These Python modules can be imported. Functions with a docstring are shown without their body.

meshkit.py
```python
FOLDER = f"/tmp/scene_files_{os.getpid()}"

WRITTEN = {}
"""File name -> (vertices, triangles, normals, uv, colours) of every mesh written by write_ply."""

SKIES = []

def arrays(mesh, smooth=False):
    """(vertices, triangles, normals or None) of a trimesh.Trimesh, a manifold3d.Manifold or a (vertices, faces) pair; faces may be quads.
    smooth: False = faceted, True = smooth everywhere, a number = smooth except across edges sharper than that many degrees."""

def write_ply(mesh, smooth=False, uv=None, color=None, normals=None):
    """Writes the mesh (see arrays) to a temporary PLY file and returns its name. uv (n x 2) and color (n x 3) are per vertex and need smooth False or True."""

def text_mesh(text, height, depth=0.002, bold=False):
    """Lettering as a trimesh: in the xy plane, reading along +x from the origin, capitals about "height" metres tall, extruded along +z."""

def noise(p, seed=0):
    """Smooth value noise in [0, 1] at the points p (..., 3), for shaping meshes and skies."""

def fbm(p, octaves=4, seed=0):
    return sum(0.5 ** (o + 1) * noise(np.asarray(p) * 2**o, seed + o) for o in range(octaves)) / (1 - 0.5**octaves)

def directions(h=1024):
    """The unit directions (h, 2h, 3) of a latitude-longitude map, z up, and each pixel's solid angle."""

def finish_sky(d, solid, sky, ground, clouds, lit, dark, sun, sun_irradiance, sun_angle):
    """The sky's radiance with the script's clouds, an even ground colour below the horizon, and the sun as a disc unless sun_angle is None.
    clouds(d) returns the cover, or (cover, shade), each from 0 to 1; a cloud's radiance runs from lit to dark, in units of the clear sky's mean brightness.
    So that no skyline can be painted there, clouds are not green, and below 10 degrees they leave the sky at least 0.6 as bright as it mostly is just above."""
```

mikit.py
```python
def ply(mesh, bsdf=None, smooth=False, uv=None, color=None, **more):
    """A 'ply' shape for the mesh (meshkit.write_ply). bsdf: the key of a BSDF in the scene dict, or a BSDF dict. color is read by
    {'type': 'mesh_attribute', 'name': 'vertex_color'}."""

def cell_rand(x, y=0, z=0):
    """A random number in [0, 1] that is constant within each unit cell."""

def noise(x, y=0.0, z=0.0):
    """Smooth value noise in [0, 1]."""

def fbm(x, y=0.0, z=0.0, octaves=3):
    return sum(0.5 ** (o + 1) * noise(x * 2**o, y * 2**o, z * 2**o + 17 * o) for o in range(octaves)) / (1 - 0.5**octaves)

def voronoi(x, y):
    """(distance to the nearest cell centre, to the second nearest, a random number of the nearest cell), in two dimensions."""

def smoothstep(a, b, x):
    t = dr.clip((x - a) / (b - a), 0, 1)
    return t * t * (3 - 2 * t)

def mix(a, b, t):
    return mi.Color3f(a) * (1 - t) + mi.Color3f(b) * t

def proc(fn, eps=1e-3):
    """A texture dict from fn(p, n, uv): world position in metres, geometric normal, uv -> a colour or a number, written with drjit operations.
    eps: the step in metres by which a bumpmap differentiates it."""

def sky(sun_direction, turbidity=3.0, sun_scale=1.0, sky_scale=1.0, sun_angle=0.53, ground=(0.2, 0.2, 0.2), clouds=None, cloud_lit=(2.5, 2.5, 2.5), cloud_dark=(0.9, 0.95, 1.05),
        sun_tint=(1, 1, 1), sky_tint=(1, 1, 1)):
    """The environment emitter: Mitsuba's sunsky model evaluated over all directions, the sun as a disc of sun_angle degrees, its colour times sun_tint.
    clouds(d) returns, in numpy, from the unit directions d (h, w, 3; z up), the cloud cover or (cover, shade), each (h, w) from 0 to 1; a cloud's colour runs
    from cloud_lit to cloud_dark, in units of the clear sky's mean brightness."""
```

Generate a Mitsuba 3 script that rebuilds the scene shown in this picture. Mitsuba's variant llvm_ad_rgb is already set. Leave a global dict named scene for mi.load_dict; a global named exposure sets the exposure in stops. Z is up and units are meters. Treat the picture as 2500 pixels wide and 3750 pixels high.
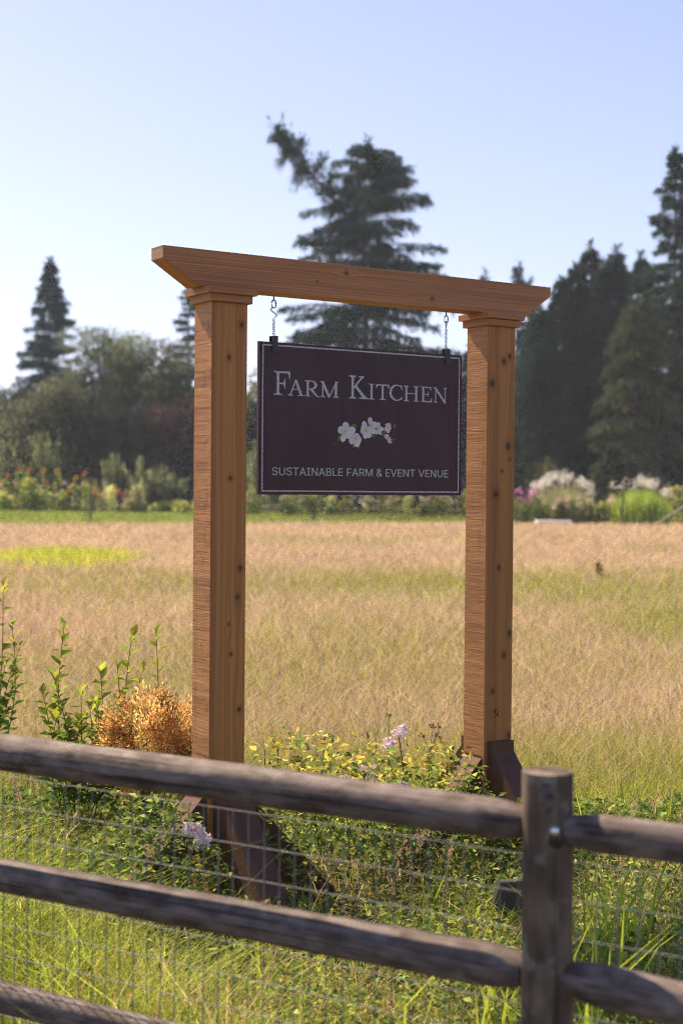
import math, numpy as np, trimesh, shapely, mitsuba as mi, drjit as dr
import shapely.geometry as sg
from shapely import affinity
from shapely.ops import unary_union
import mikit, meshkit
from mikit import proc, noise, fbm, smoothstep, mix, cell_rand

T = mi.ScalarTransform4f
U = 0.8                       # metres per drawing unit (everything below is laid out in drawing units)
scene, labels = {}, {}

# ------------------------------------------------------------------ camera, sky, exposure
EYE = 2.05
F_PX, PITCH, ROLL = 5258.0, -0.0168, 0.0083
FOCUS = 7.3
fw = np.array([0, math.cos(PITCH), math.sin(PITCH)])
upv = np.array([-math.sin(ROLL), 0, math.cos(ROLL)])
scene['camera'] = {
    'type': 'thinlens', 'fov': math.degrees(2 * math.atan(1250 / F_PX)), 'fov_axis': 'x',
    'aperture_radius': 0.0115 * U, 'focus_distance': FOCUS * U, 'near_clip': 0.05, 'far_clip': 5000.0, 'medium': {'type': 'ref', 'id': 'air'},
    'to_world': T().look_at(origin=[0, 0, EYE * U], target=[0, float(fw[1]), EYE * U + float(fw[2])], up=upv.tolist()),
}
SUN_AZ, SUN_EL = math.radians(42), math.radians(48)      # to the left of the view direction
SUN = [-math.sin(SUN_AZ) * math.cos(SUN_EL), math.cos(SUN_AZ) * math.cos(SUN_EL), math.sin(SUN_EL)]
scene['sky'] = mikit.sky(SUN, turbidity=3.0, sky_scale=0.8, ground=(0.16, 0.13, 0.07), sun_tint=(1.0, 0.95, 0.88), sky_tint=(1.24, 0.992, 1.0))
exposure = 2.88

# ------------------------------------------------------------------ helpers
taken = {}


def numbered(key):
    k = taken.get(key)
    taken[key] = 0 if k is None else k + 1
    return key if k is None else f'{key}_{k + 1:03d}'


def add(name, mesh, bsdf, parent=None, color=None, smooth=False, label=None, category=None, group=None, kind=None, reserve=True):
    key = (parent + '__' + name) if parent else name
    key = numbered(key) if reserve else key
    if isinstance(mesh, tuple):
        mesh = (np.asarray(mesh[0], float) * U, mesh[1])
    elif hasattr(mesh, 'to_mesh'):
        m = mesh.to_mesh()
        mesh = (np.asarray(m.vert_properties[:, :3], float) * U, m.tri_verts)
    else:
        mesh = trimesh.Trimesh(mesh.vertices * U, mesh.faces, process=False)
    scene[key] = mikit.ply(mesh, bsdf, smooth=smooth, color=color)
    tag(key, label, category, group, kind)
    return key


def tag(key, label=None, category=None, group=None, kind=None):
    d = {k: v for k, v in (('label', label), ('category', category), ('group', group), ('kind', kind)) if v}
    if d:
        labels[key] = d


def thing(name, label, category, group=None):
    key = numbered(name)
    tag(key, label, category, group)
    return key


def cat(parts):
    """Joins (vertices, faces[, colours]) tuples."""
    vs, fs, cs, at = [], [], [], 0
    for p in parts:
        vs.append(p[0]); fs.append(np.asarray(p[1]) + at); at += len(p[0])
        if len(p) > 2:
            cs.append(p[2])
    return (np.vstack(vs), np.vstack(fs), np.vstack(cs)) if cs else (np.vstack(vs), np.vstack(fs))


def tube(points, radii, sides=6, caps=True):
    p = np.asarray(points, float)
    r = np.broadcast_to(np.asarray(radii, float), (len(p),))
    t = np.gradient(p, axis=0)
    t /= np.linalg.norm(t, axis=1, keepdims=True) + 1e-12
    ref = np.array([0, 0, 1.0]) if abs(t[:, 2]).mean() < 0.8 else np.array([1.0, 0.2, 0])
    a = np.cross(t, ref); a /= np.linalg.norm(a, axis=1, keepdims=True) + 1e-12
    b = np.cross(t, a)
    ang = np.arange(sides) * 2 * np.pi / sides
    v = (p[:, None] + r[:, None, None] * (np.cos(ang)[None, :, None] * a[:, None] + np.sin(ang)[None, :, None] * b[:, None])).reshape(-1, 3)
    i, j = np.meshgrid(np.arange(len(p) - 1), np.arange(sides), indexing='ij')
    q = np.stack([i * sides + j, i * sides + (j + 1) % sides, (i + 1) * sides + (j + 1) % sides, (i + 1) * sides + j], -1).reshape(-1, 4)
    f = np.vstack([q[:, [0, 1, 2]], q[:, [0, 2, 3]]])
    if caps:
        n = len(v); v = np.vstack([v, p[:1], p[-1:]])
        k = np.arange(sides); e = (len(p) - 1) * sides
        f = np.vstack([f, np.stack([(k + 1) % sides, k, k * 0 + n], 1), np.stack([e + k, e + (k + 1) % sides, k * 0 + n + 1], 1)])
    return v, f


def unit(v):
    return v / (np.linalg.norm(v, axis=-1, keepdims=True) + 1e-12)


def blades(pos, h, w, lean, bend, col, rng, tip=1.0):
    """Grass blades: two-segment tapering strips, three triangles each. col (n, 3)."""
    n = len(pos)
    yaw = rng.uniform(0, 2 * np.pi, n)
    side = np.stack([np.cos(yaw), np.sin(yaw), 0 * yaw], 1) * (np.broadcast_to(w, (n,)) / 2)[:, None]
    la = rng.uniform(0, 2 * np.pi, n)
    ld = np.stack([np.cos(la), np.sin(la), 0 * la], 1)
    h = np.broadcast_to(h, (n,))[:, None]
    l1 = ld * h * (np.abs(rng.normal(0, lean, n)))[:, None] * 0.5
    mid = pos + l1 + [0, 0, 1] * h * 0.55
    end = mid + l1 * 1.0 + ld * h * (np.abs(rng.normal(0, bend, n)))[:, None] + [0, 0, 1] * h * 0.45
    v = np.stack([pos - side, pos + side, mid - side * 0.8, mid + side * 0.8, end], 1).reshape(-1, 3)
    b = (np.arange(n) * 5)[:, None, None]
    f = (b + np.array([[0, 1, 3], [0, 3, 2], [2, 3, 4]])[None]).reshape(-1, 3)
    c = np.repeat(col, 5, 0).reshape(n, 5, 3).copy()
    c[:, 4] *= tip
    return v, f, np.clip(c.reshape(-1, 3), 0, 1)


def leaves(pos, d, nrm, ln, wd, col, fold=0.15):
    """Pointed leaves folded along the midrib, four triangles each."""
    n = len(pos)
    d = unit(d); s = unit(np.cross(nrm, d)); nn = np.cross(d, s)
    ln = np.broadcast_to(ln, (n,))[:, None]; wd = np.broadcast_to(wd, (n,))[:, None]
    m = pos + d * ln * 0.45
    v = np.stack([pos, m - s * wd / 2 + nn * wd * fold, pos + d * ln - nn * ln * 0.08, m + s * wd / 2 + nn * wd * fold, m], 1).reshape(-1, 3)
    b = (np.arange(n) * 5)[:, None, None]
    f = (b + np.array([[0, 4, 1], [1, 4, 2], [2, 4, 3], [3, 4, 0]])[None]).reshape(-1, 3)
    return v, f, np.clip(np.repeat(col, 5, 0), 0, 1)


def rdir(n, rng, up=0.0):
    v = rng.normal(0, 1, (n, 3)); v[:, 2] += up
    return unit(v)


def jitter(c, n, rng, s=0.18, hue=0.08):
    c = np.broadcast_to(np.asarray(c, float), (n, 3))
    return np.clip(c * np.exp(rng.normal(0, s, (n, 1))) * np.exp(rng.normal(0, hue, (n, 3))), 0, 1)


def fold(x):
    return np.asarray(x, float)


def boxm(x0, x1, y0, y1, z0, z1):
    m = trimesh.creation.box(extents=(x1 - x0, y1 - y0, z1 - z0))
    m.apply_translation(((x0 + x1) / 2, (y0 + y1) / 2, (z0 + z1) / 2))
    return m


def cham_prism(poly, depth, c=0.004):
    """A prism of the xy polygon between z = 0 and depth with chamfered rims."""
    p = sg.Polygon(poly) if not isinstance(poly, sg.Polygon) else poly
    import manifold3d as m3
    ring = np.array(p.exterior.coords)[:-1]
    if not p.exterior.is_ccw:
        ring = ring[::-1]
    inner = np.array(p.buffer(-c, join_style=2).exterior.coords)[:-1]
    ih = m3.Manifold.hull_points(np.vstack([np.c_[ring, np.full(len(ring), c)], np.c_[ring, np.full(len(ring), depth - c)], np.c_[inner, np.zeros(len(inner))], np.c_[inner, np.full(len(inner), depth)]]))
    m = ih.to_mesh()
    return trimesh.Trimesh(np.array(m.vert_properties[:, :3]), np.array(m.tri_verts), process=False)


# ------------------------------------------------------------------ materials
VC = {'type': 'mesh_attribute', 'name': 'vertex_color'}


def pr(color, rough=0.6, spec=0.4, two=True, **k):
    c = color if isinstance(color, dict) else {'type': 'rgb', 'value': list(color)}
    b = {'type': 'principled', 'base_color': c, 'roughness': rough, 'specular': spec, **k}
    return {'type': 'twosided', 'bsdf': b} if two else b


scene['leaf_mat'] = {'type': 'principledthin', 'base_color': VC, 'roughness': 0.3, 'diff_trans': 1.1, 'spec_trans': 0.0, 'eta': 1.5}
scene['grass_mat'] = {'type': 'principledthin', 'base_color': VC, 'roughness': 0.42, 'diff_trans': 1.15, 'spec_trans': 0.0, 'eta': 1.35}
scene['straw_mat'] = {'type': 'principledthin', 'base_color': VC, 'roughness': 0.7, 'diff_trans': 0.8, 'spec_trans': 0.0, 'eta': 1.3}
scene['needle_mat'] = {'type': 'principledthin', 'base_color': VC, 'roughness': 0.6, 'diff_trans': 0.5, 'spec_trans': 0.0, 'eta': 1.35}
scene['bark_mat'] = pr(proc(lambda p, n, uv: mix((0.07, 0.05, 0.04), (0.16, 0.12, 0.09), fbm(p.x * 7, p.y * 7, p.z * 1.5))), 0.9)
scene['stem_mat'] = pr((0.10, 0.085, 0.045), 0.7)
scene['green_stem_mat'] = pr((0.10, 0.15, 0.04), 0.6)
scene['petal_mat'] = {'type': 'principledthin', 'base_color': VC, 'roughness': 0.6, 'diff_trans': 0.9, 'spec_trans': 0.0, 'eta': 1.3}

# gate frame of reference: along the beam, towards the road (front), up
TH = 0.5783
O = np.array([-0.5826, 6.8657, 0.0])
EX = np.array([math.cos(TH), math.sin(TH), 0]); FR = np.array([math.sin(TH), -math.cos(TH), 0])
EZ = np.array([0, 0, 1.0])
GM = np.stack([EX, FR, EZ], 1)          # columns: (along, front, up); left-handed, so faces are flipped below


def gate(mesh):
    """(along, front, z) -> drawing units."""
    if not isinstance(mesh, tuple):
        mesh = (np.asarray(mesh.vertices), np.asarray(mesh.faces))
    v, f = np.asarray(mesh[0], float), np.asarray(mesh[1])
    return (v @ GM.T + O, f[:, ::-1]) + tuple(mesh[2:])


def local(p):
    x, y, z = p.x / U - float(O[0]), p.y / U - float(O[1]), p.z / U
    return x * float(EX[0]) + y * float(EX[1]), x * float(FR[0]) + y * float(FR[1]), z


def knot_field(a, z, knots, stretch=1.25):
    """0..1 darkness of the knots, and how far the grain swerves around them."""
    dark, ring, sw = mi.Float(0), mi.Float(0), mi.Float(0)
    for ka, kz, r in knots:
        dx, dz = a - ka, (z - kz) / stretch
        d = dr.sqrt(dx * dx + dz * dz) / r
        dark = dr.maximum(dark, 1 - smoothstep(0.55, 1.05, d))
        ring = dr.maximum(ring, (1 - smoothstep(0.9, 2.6, d)) * 0.45)
        dzl = (z - kz) / (stretch * 3.2)
        e = dr.exp(-(dx * dx + dzl * dzl) / (r * r * 3.5))
        sw = sw + e * dx * 1.1
    return dark, ring, sw


def cedar_post(a0, knots, tone):
    def color(p, n, uv):
        a, b, z = local(p)
        a = a - a0
        front = dr.abs(n.x * float(FR[0]) + n.y * float(FR[1])) > 0.7
        u = dr.select(front, a, b)
        dark, ring, sw = knot_field(u, z, knots)
        dark, ring, sw = dr.select(front, dark, 0), dr.select(front, ring, 0), dr.select(front, sw, 0)
        uu = u - sw + 0.012 * (noise(z * 1.1, a0 * 7, 3.0) - 0.5)
        g = noise(uu * 95, z * 0.8, 1 + a0 * 13) * 0.5 + noise(uu * 260, z * 2.2, 5) * 0.25 + noise(uu * 28, z * 0.35, 9 + a0) * 0.55
        c = mix((0.28, 0.108, 0.030), (0.44, 0.190, 0.058), smoothstep(0.3, 0.95, g))
        # rough-sawn sides are paler, pinker, with cross-cut saw lines
        saw = noise(u * 9, z * 120, 2) * 0.6 + noise(u * 30, z * 330, 4) * 0.4
        band = noise(u * 3 + 4, z * 19, a0)
        c2 = mix((0.33, 0.145, 0.054), (0.53, 0.25, 0.100), smoothstep(0.15, 0.9, saw * 0.6 + band * 0.4)) * (1 - 0.22 * smoothstep(0.70, 0.80, noise(u * 4 + 9, z * 62, 5 + a0)))
        streak = smoothstep(0.66, 0.86, noise(u * 34, z * 0.5, 21 + a0)) * smoothstep(0.35, 0.7, noise(u * 90, z * 9, 8))
        c2 = c2 * (1 - 0.14 * streak)
        c = dr.select(front, c, c2)
        spot = smoothstep(0.80, 0.9, noise(u * 38, z * 27, 31 + a0)) * 0.2
        c = c * (1 - dr.select(front, 0, spot))
        c = c * (1 - ring * 0.5)
        c = mix(c, (0.055, 0.026, 0.014), dark * 0.85)
        big = fbm(u * 4, z * 0.9, a0 + 2)
        return c * tone * (0.82 + 0.36 * big)

    def height(p, n, uv):
        a, b, z = local(p)
        a = a - a0
        front = dr.abs(n.x * float(FR[0]) + n.y * float(FR[1])) > 0.7
        u = dr.select(front, a, b)
        rough = noise(u * 12, z * 270, 2) * 0.8 + noise(u * 70, z * 420, 4) * 0.5 + smoothstep(0.70, 0.8, noise(u * 4, z * 44, 12)) * 0.35
        fine = noise(u * 260, z * 3, 5) * 0.12
        return dr.select(front, fine * 0.5, rough)
    return {'type': 'bumpmap', 'arbitrary': proc(height, eps=0.0008), 'scale': 0.0010,
            'bsdf': pr(proc(color), 0.62, 0.35)}


KL = [(0.063, 2.82, .013), (-0.004, 2.663, .011), (0.008, 2.092, .012), (0.063, 1.664, .014), (0.052, 1.526, .012), (0.004, 1.40, .008), (0.017, 1.256, .011), (0.064, 0.99, .013)]
KR = [(0.015, 2.735, .017), (0.054, 2.765, .014), (-0.064, 2.614, .020), (0.051, 2.281, .019), (0.061, 2.211, .008), (0.0076, 2.147, .009), (-0.033, 2.023, .018), (-0.007, 1.63, .013), (0.073, 1.272, .016), (0.0355, 1.157, .015), (-0.04, 0.967, .014), (0.075, 0.72, .017)]
SPAN = 1.6519
scene['cedar_post_mat'] = cedar_post(0.0, KL, 1.0)
scene['cedar_post_mat_b'] = cedar_post(SPAN, KR, 0.97)


def beam_color(p, n, uv):
    a, b, z = local(p)
    dark, ring, sw = knot_field(z, a, [(3.121, 0.661, .011), (3.036, 1.193, .011), (3.063, 0.49, .006)], 1.0)
    front = dr.abs(n.x * float(FR[0]) + n.y * float(FR[1])) > 0.7
    v = dr.select(dr.abs(n.z) > 0.7, b, z)
    end = dr.abs(n.x * float(EX[0]) + n.y * float(EX[1])) > 0.8
    w = v - sw * 1.4 + 0.010 * noise(a * 2.3, v * 3, 1) + 0.022 * fbm(a * 0.9, 2.0, 3)
    wave = 0.5 + 0.5 * dr.sin(w * 520 + 5 * noise(a * 1.4, w * 22, 7))
    g = 0.35 * wave + 0.4 * noise(w * 150, a * 1.2, 3) + 0.25 * noise(w * 420, a * 6, 4)
    c = mix((0.29, 0.115, 0.046), (0.46, 0.200, 0.088), smoothstep(0.15, 0.9, g))
    c = c * (0.85 + 0.3 * fbm(a * 2.2, v * 8, 6))
    rings = 0.5 + 0.5 * dr.sin(dr.sqrt(dr.square(b + 0.02) + dr.square(z - 2.98)) * 900 + 4 * noise(b * 40, z * 40, 1))
    c = dr.select(end, mix((0.36, 0.2, 0.11), (0.50, 0.30, 0.18), rings), c)
    dark = dr.select(front, dark, 0)
    return mix(c * (1 - dr.select(front, ring, 0) * 0.5), (0.07, 0.032, 0.018), dark * 0.8)


def beam_height(p, n, uv):
    a, b, z = local(p)
    v = dr.select(dr.abs(n.z) > 0.7, b, z)
    return noise(v * 300, a * 4, 3) * 0.5 + noise(v * 120, a * 1.5, 5) * 0.5


scene['cedar_beam_mat'] = {'type': 'bumpmap', 'arbitrary': proc(beam_height, eps=0.0015), 'scale': 0.0008, 'bsdf': pr(proc(beam_color), 0.6, 0.35)}


def cap_color(p, n, uv):
    a, b, z = local(p)
    front = dr.abs(n.x * float(FR[0]) + n.y * float(FR[1])) > 0.7
    u = dr.select(front, a, b)
    g = 0.6 * noise(z * 190 + 0.5 * noise(u * 6, 1, 1), u * 2.5, 3) + 0.4 * fbm(u * 5, z * 30, 2)
    return mix((0.27, 0.108, 0.042), (0.44, 0.190, 0.082), g)


scene['cedar_cap_mat'] = pr(proc(cap_color), 0.6, 0.35)


def brace_color(p, n, uv):
    a, b, z = local(p)
    g = fbm((a + b) * 26, (b - a) * 26, z * 5)
    return mix((0.062, 0.030, 0.024), (0.125, 0.058, 0.040), g)


scene['brace_mat'] = pr(proc(brace_color), 0.7, 0.25)

# fence line: direction from the near post to the left
FP = np.array([0.522, 3.60, 0.0])
FD = unit(np.array([-1.60, 0.96, 0.0])); FN = np.array([-FD[1], FD[0], 0.0])
FN = FN if FN[1] > 0 else -FN            # away from the road


def weathered(scale=1.0, dark=(0.054, 0.038, 0.033), light=(0.225, 0.184, 0.174), upright=False):
    def color(p, n, uv):
        x, y, z = p.x / U, p.y / U, p.z / U
        s = x * float(FD[0]) + y * float(FD[1]); t = x * float(FN[0]) + y * float(FN[1])
        if upright:
            g = 0.22 * noise(x * 60, y * 60, z * 3) + 0.18 * noise(x * 160, y * 160, z * 9) + 0.75 * fbm(x * 16, y * 16, z * 9, 4)
        else:
            g = 0.22 * noise(s * 3, t * 70, z * 70) + 0.2 * noise(s * 14, t * 150, z * 150) + 0.75 * fbm(s * 15, t * 24, z * 24, 4)
        c = mix(dark, light, smoothstep(0.30, 1.0, g))
        lich = smoothstep(0.62, 0.74, fbm(x * 19, y * 19, z * 15)) * 0.5
        c = mix(c, (0.33, 0.33, 0.29), lich * (0.55 if upright else 0.3))
        crack = smoothstep(0.73, 0.83, noise(x * 90, y * 90, z * 1.6) if upright else noise(s * 1.5, t * 75, z * 75))
        return c * (1 - 0.6 * crack)

    def height(p, n, uv):
        x, y, z = p.x / U, p.y / U, p.z / U
        s = x * float(FD[0]) + y * float(FD[1]); t = x * float(FN[0]) + y * float(FN[1])
        return noise(x * 90, y * 90, z * 3) if upright else 0.5 * noise(s * 4, t * 90, z * 90) + 0.9 * fbm(s * 22, t * 34, z * 34)
    return {'type': 'bumpmap', 'arbitrary': proc(height, eps=0.0015), 'scale': 0.0025, 'bsdf': pr(proc(color), 0.75, 0.3)}


scene['fence_rail_mat'] = weathered()
scene['fence_post_mat'] = weathered(dark=(0.055, 0.039, 0.029), light=(0.20, 0.152, 0.118), upright=True)
scene['wire_mat'] = pr((0.23, 0.24, 0.23), 0.62, 0.3, metallic=0.15)
scene['dark_iron_mat'] = pr((0.05, 0.05, 0.055), 0.4, 0.5, metallic=0.8)
scene['bright_steel_mat'] = pr((0.8, 0.8, 0.81), 0.12, 0.5, metallic=1.0)
scene['panel_mat'] = pr(proc(lambda p, n, uv: mix((0.040, 0.011, 0.017), (0.056, 0.020, 0.027), smoothstep(0.3, 0.8, 0.6 * fbm(p.x * 7, p.y * 7, p.z * 3) + 0.4 * fbm(p.x * 60, p.y * 60, p.z * 2)))), proc(lambda p, n, uv: 0.36 + 0.16 * fbm(p.x * 22, p.y * 22, p.z * 4)), 0.4)
scene['letter_mat'] = pr((0.44, 0.42, 0.44), 0.45, 0.4)
scene['blossom_mat'] = pr(VC, 0.5, 0.3)
scene['black_metal_mat'] = pr((0.022, 0.023, 0.028), 0.45, 0.5)
scene['grey_box_mat'] = pr(proc(lambda p, n, uv: mix((0.030, 0.027, 0.026), (0.060, 0.054, 0.050), fbm(p.x * 14, p.y * 14, p.z * 14))), 0.5, 0.4)
scene['white_board_mat'] = pr((0.72, 0.71, 0.70), 0.5, 0.4)
scene['pole_mat'] = pr((0.33, 0.30, 0.27), 0.6, 0.4)


# ------------------------------------------------------------------ thin haze over the meadow
scene['air'] = {'type': 'homogeneous', 'albedo': {'type': 'rgb', 'value': [0.66, 0.79, 0.99]}, 'sigma_t': 0.0005}
scene['haze'] = {'type': 'cube', 'to_world': T().translate([0, 240, 19]).scale([580, 500, 21]), 'bsdf': {'type': 'null'}, 'interior': {'type': 'ref', 'id': 'air'}}
labels['haze'] = {'label': 'faint summer haze lying over the meadow and the trees', 'category': 'haze', 'kind': 'stuff'}


# ------------------------------------------------------------------ ground
def relief(x, y):
    p = np.stack([x, y, 0 * x], -1)
    near = np.clip(1 - (np.hypot(x, y - 7) - 3) / 40, 0, 1)
    return 0.10 * (meshkit.fbm(p * 0.22, 3, 5) - 0.5) + 0.04 * near * (meshkit.fbm(p * 1.3, 3, 9) - 0.5)


def S(a, b, x):
    t = np.clip((x - a) / (b - a), 0, 1)
    return t * t * (3 - 2 * t)


def nz(x, y, s, seed=0, o=3):
    return meshkit.fbm(np.stack([x * s, y * s, 0 * x + 3.3], -1), o, seed)


def field_green(x, y):
    """How green the field's grass is at (x, y): patches, the mown strip far off, the growth near the fence."""
    g = S(0.52, 0.72, nz(x, y, 0.16, 3) * 0.62 + nz(x, y * 2.2, 0.06, 8) * 0.45 - 0.03)
    g = g * 0.5
    g = np.maximum(g, 0.5 * S(0.52, 0.68, nz(x, y, 0.42, 14)) * S(24, 10, y))
    g = np.maximum(g, 0.7 * S(-12, -2, x) * np.exp(-((y - 29.0 - .3 * x) / 5.0) ** 2) * S(0.35, 0.62, nz(x, y * 1.8, 0.30, 19)))
    g = np.maximum(g, np.exp(-((x + 7.1) / 1.7) ** 2 - ((y - 37.0) / 3.2) ** 2) * 0.9)
    g = np.maximum(g, 1.0 * np.exp(-((x - 3.0) / 6.0) ** 2 - ((y - 27.5) / 5.0) ** 2) * S(0.15, 0.5, nz(x, y, 0.35, 11)))
    g = np.maximum(g, 0.95 * S(2.2, 5.0, x) * np.exp(-((y - 20) / 5.0) ** 2) * S(0.15, 0.5, nz(x, y, 0.45, 12)))
    g = np.maximum(g, S(76, 82, y - 0.55 * x) * S(13, 8, x))
    g = np.maximum(g, S(13.0, 8.2, y - 0.12 * x + 1.6 * nz(x, y, 0.9, 6) - 0.8))
    return np.clip(g, 0, 1)


def ground_sheet():
    xs = np.concatenate([-np.geomspace(700, 40, 12), np.linspace(-36, 36, 121), np.geomspace(40, 700, 12)])
    ys = np.concatenate([[-300, -120, -60, -20, -8], np.linspace(-4, 16, 81), np.geomspace(16.4, 180, 60), np.geomspace(200, 900, 10)])
    X, Y = np.meshgrid(xs, ys, indexing='ij')
    Zs = relief(X, Y)
    v = np.stack([X, Y, Zs], -1).reshape(-1, 3)
    i, j = np.meshgrid(np.arange(len(xs) - 1), np.arange(len(ys) - 1), indexing='ij')
    n = len(ys)
    q = np.stack([i * n + j, (i + 1) * n + j, (i + 1) * n + j + 1, i * n + j + 1], -1).reshape(-1, 4)
    g = field_green(v[:, 0], v[:, 1])[:, None]
    dry, green = np.array([0.36, 0.25, 0.13]), np.array([0.10, 0.12, 0.03])
    c = dry * (1 - g) + green * g
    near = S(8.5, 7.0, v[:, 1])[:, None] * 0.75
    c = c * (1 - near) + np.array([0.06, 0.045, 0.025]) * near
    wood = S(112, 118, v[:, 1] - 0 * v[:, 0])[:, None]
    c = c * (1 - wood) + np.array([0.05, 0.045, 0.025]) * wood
    f = np.vstack([q[:, [0, 1, 2]], q[:, [0, 2, 3]]])
    return (v, f), c


scene['ground_mat'] = pr({'type': 'mesh_attribute', 'name': 'vertex_color'}, 0.95, 0.1)
gm, gc = ground_sheet()
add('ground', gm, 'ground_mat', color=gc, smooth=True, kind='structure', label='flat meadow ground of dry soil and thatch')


# ------------------------------------------------------------------ the sign's timber frame
PW, PD = 0.19, 0.1817
ZT = 0.87 + EYE                          # top of the posts
E2 = PD / 2
frame = thing('timber_gateway', 'tall cedar gateway of two square posts and a tapered beam, holding the hanging sign', 'timber gateway')


def prism_b(poly_az, b0, b1, c=0.004):
    """Polygon in (along, z), extruded along front from b0 to b1."""
    m = cham_prism(poly_az, b1 - b0, c)
    v = np.asarray(m.vertices)
    return (np.stack([v[:, 0], v[:, 2] + b0, v[:, 1]], 1), np.asarray(m.faces)[:, ::-1])


def brace_prism(axis, sgn, cx, width):
    """A leaning base timber against one face of a post: profile in (outward, z)."""
    half = E2 if axis == 'b' else PW / 2
    z0, nose, out = (0.70, 0.055, 0.045) if axis == 'b' else (0.62, 0.012, 0.003)
    prof = np.array([(0, z0), (out, z0), (out, z0 - nose), (out + 0.66, z0 - nose - 0.71), (out + 0.66, -0.12), (0.40, -0.12), (0.40, z0 - nose - 0.71 + 0.10), (0.0, z0 - nose - 0.22)])
    # split into two convex pieces would leave a seam; build the sheet by triangulated extrusion
    P = sg.Polygon(prof[[0, 1, 2, 3, 4, 5, 6, 7]])
    m = trimesh.creation.extrude_polygon(P, width, engine='earcut')
    v = np.asarray(m.vertices)
    o, zz, w = v[:, 0] + half, v[:, 1], v[:, 2] - width / 2 + 0.0
    if axis == 'b':
        vv = np.stack([cx + w, sgn * o, zz], 1)
    else:
        vv = np.stack([cx + sgn * o, w, zz], 1)
    t = trimesh.Trimesh(vv, np.asarray(m.faces), process=False)
    if t.volume < 0:
        t.invert()
    # gate() mirrors, so hand over the outward-wound mesh as is
    return t


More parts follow.
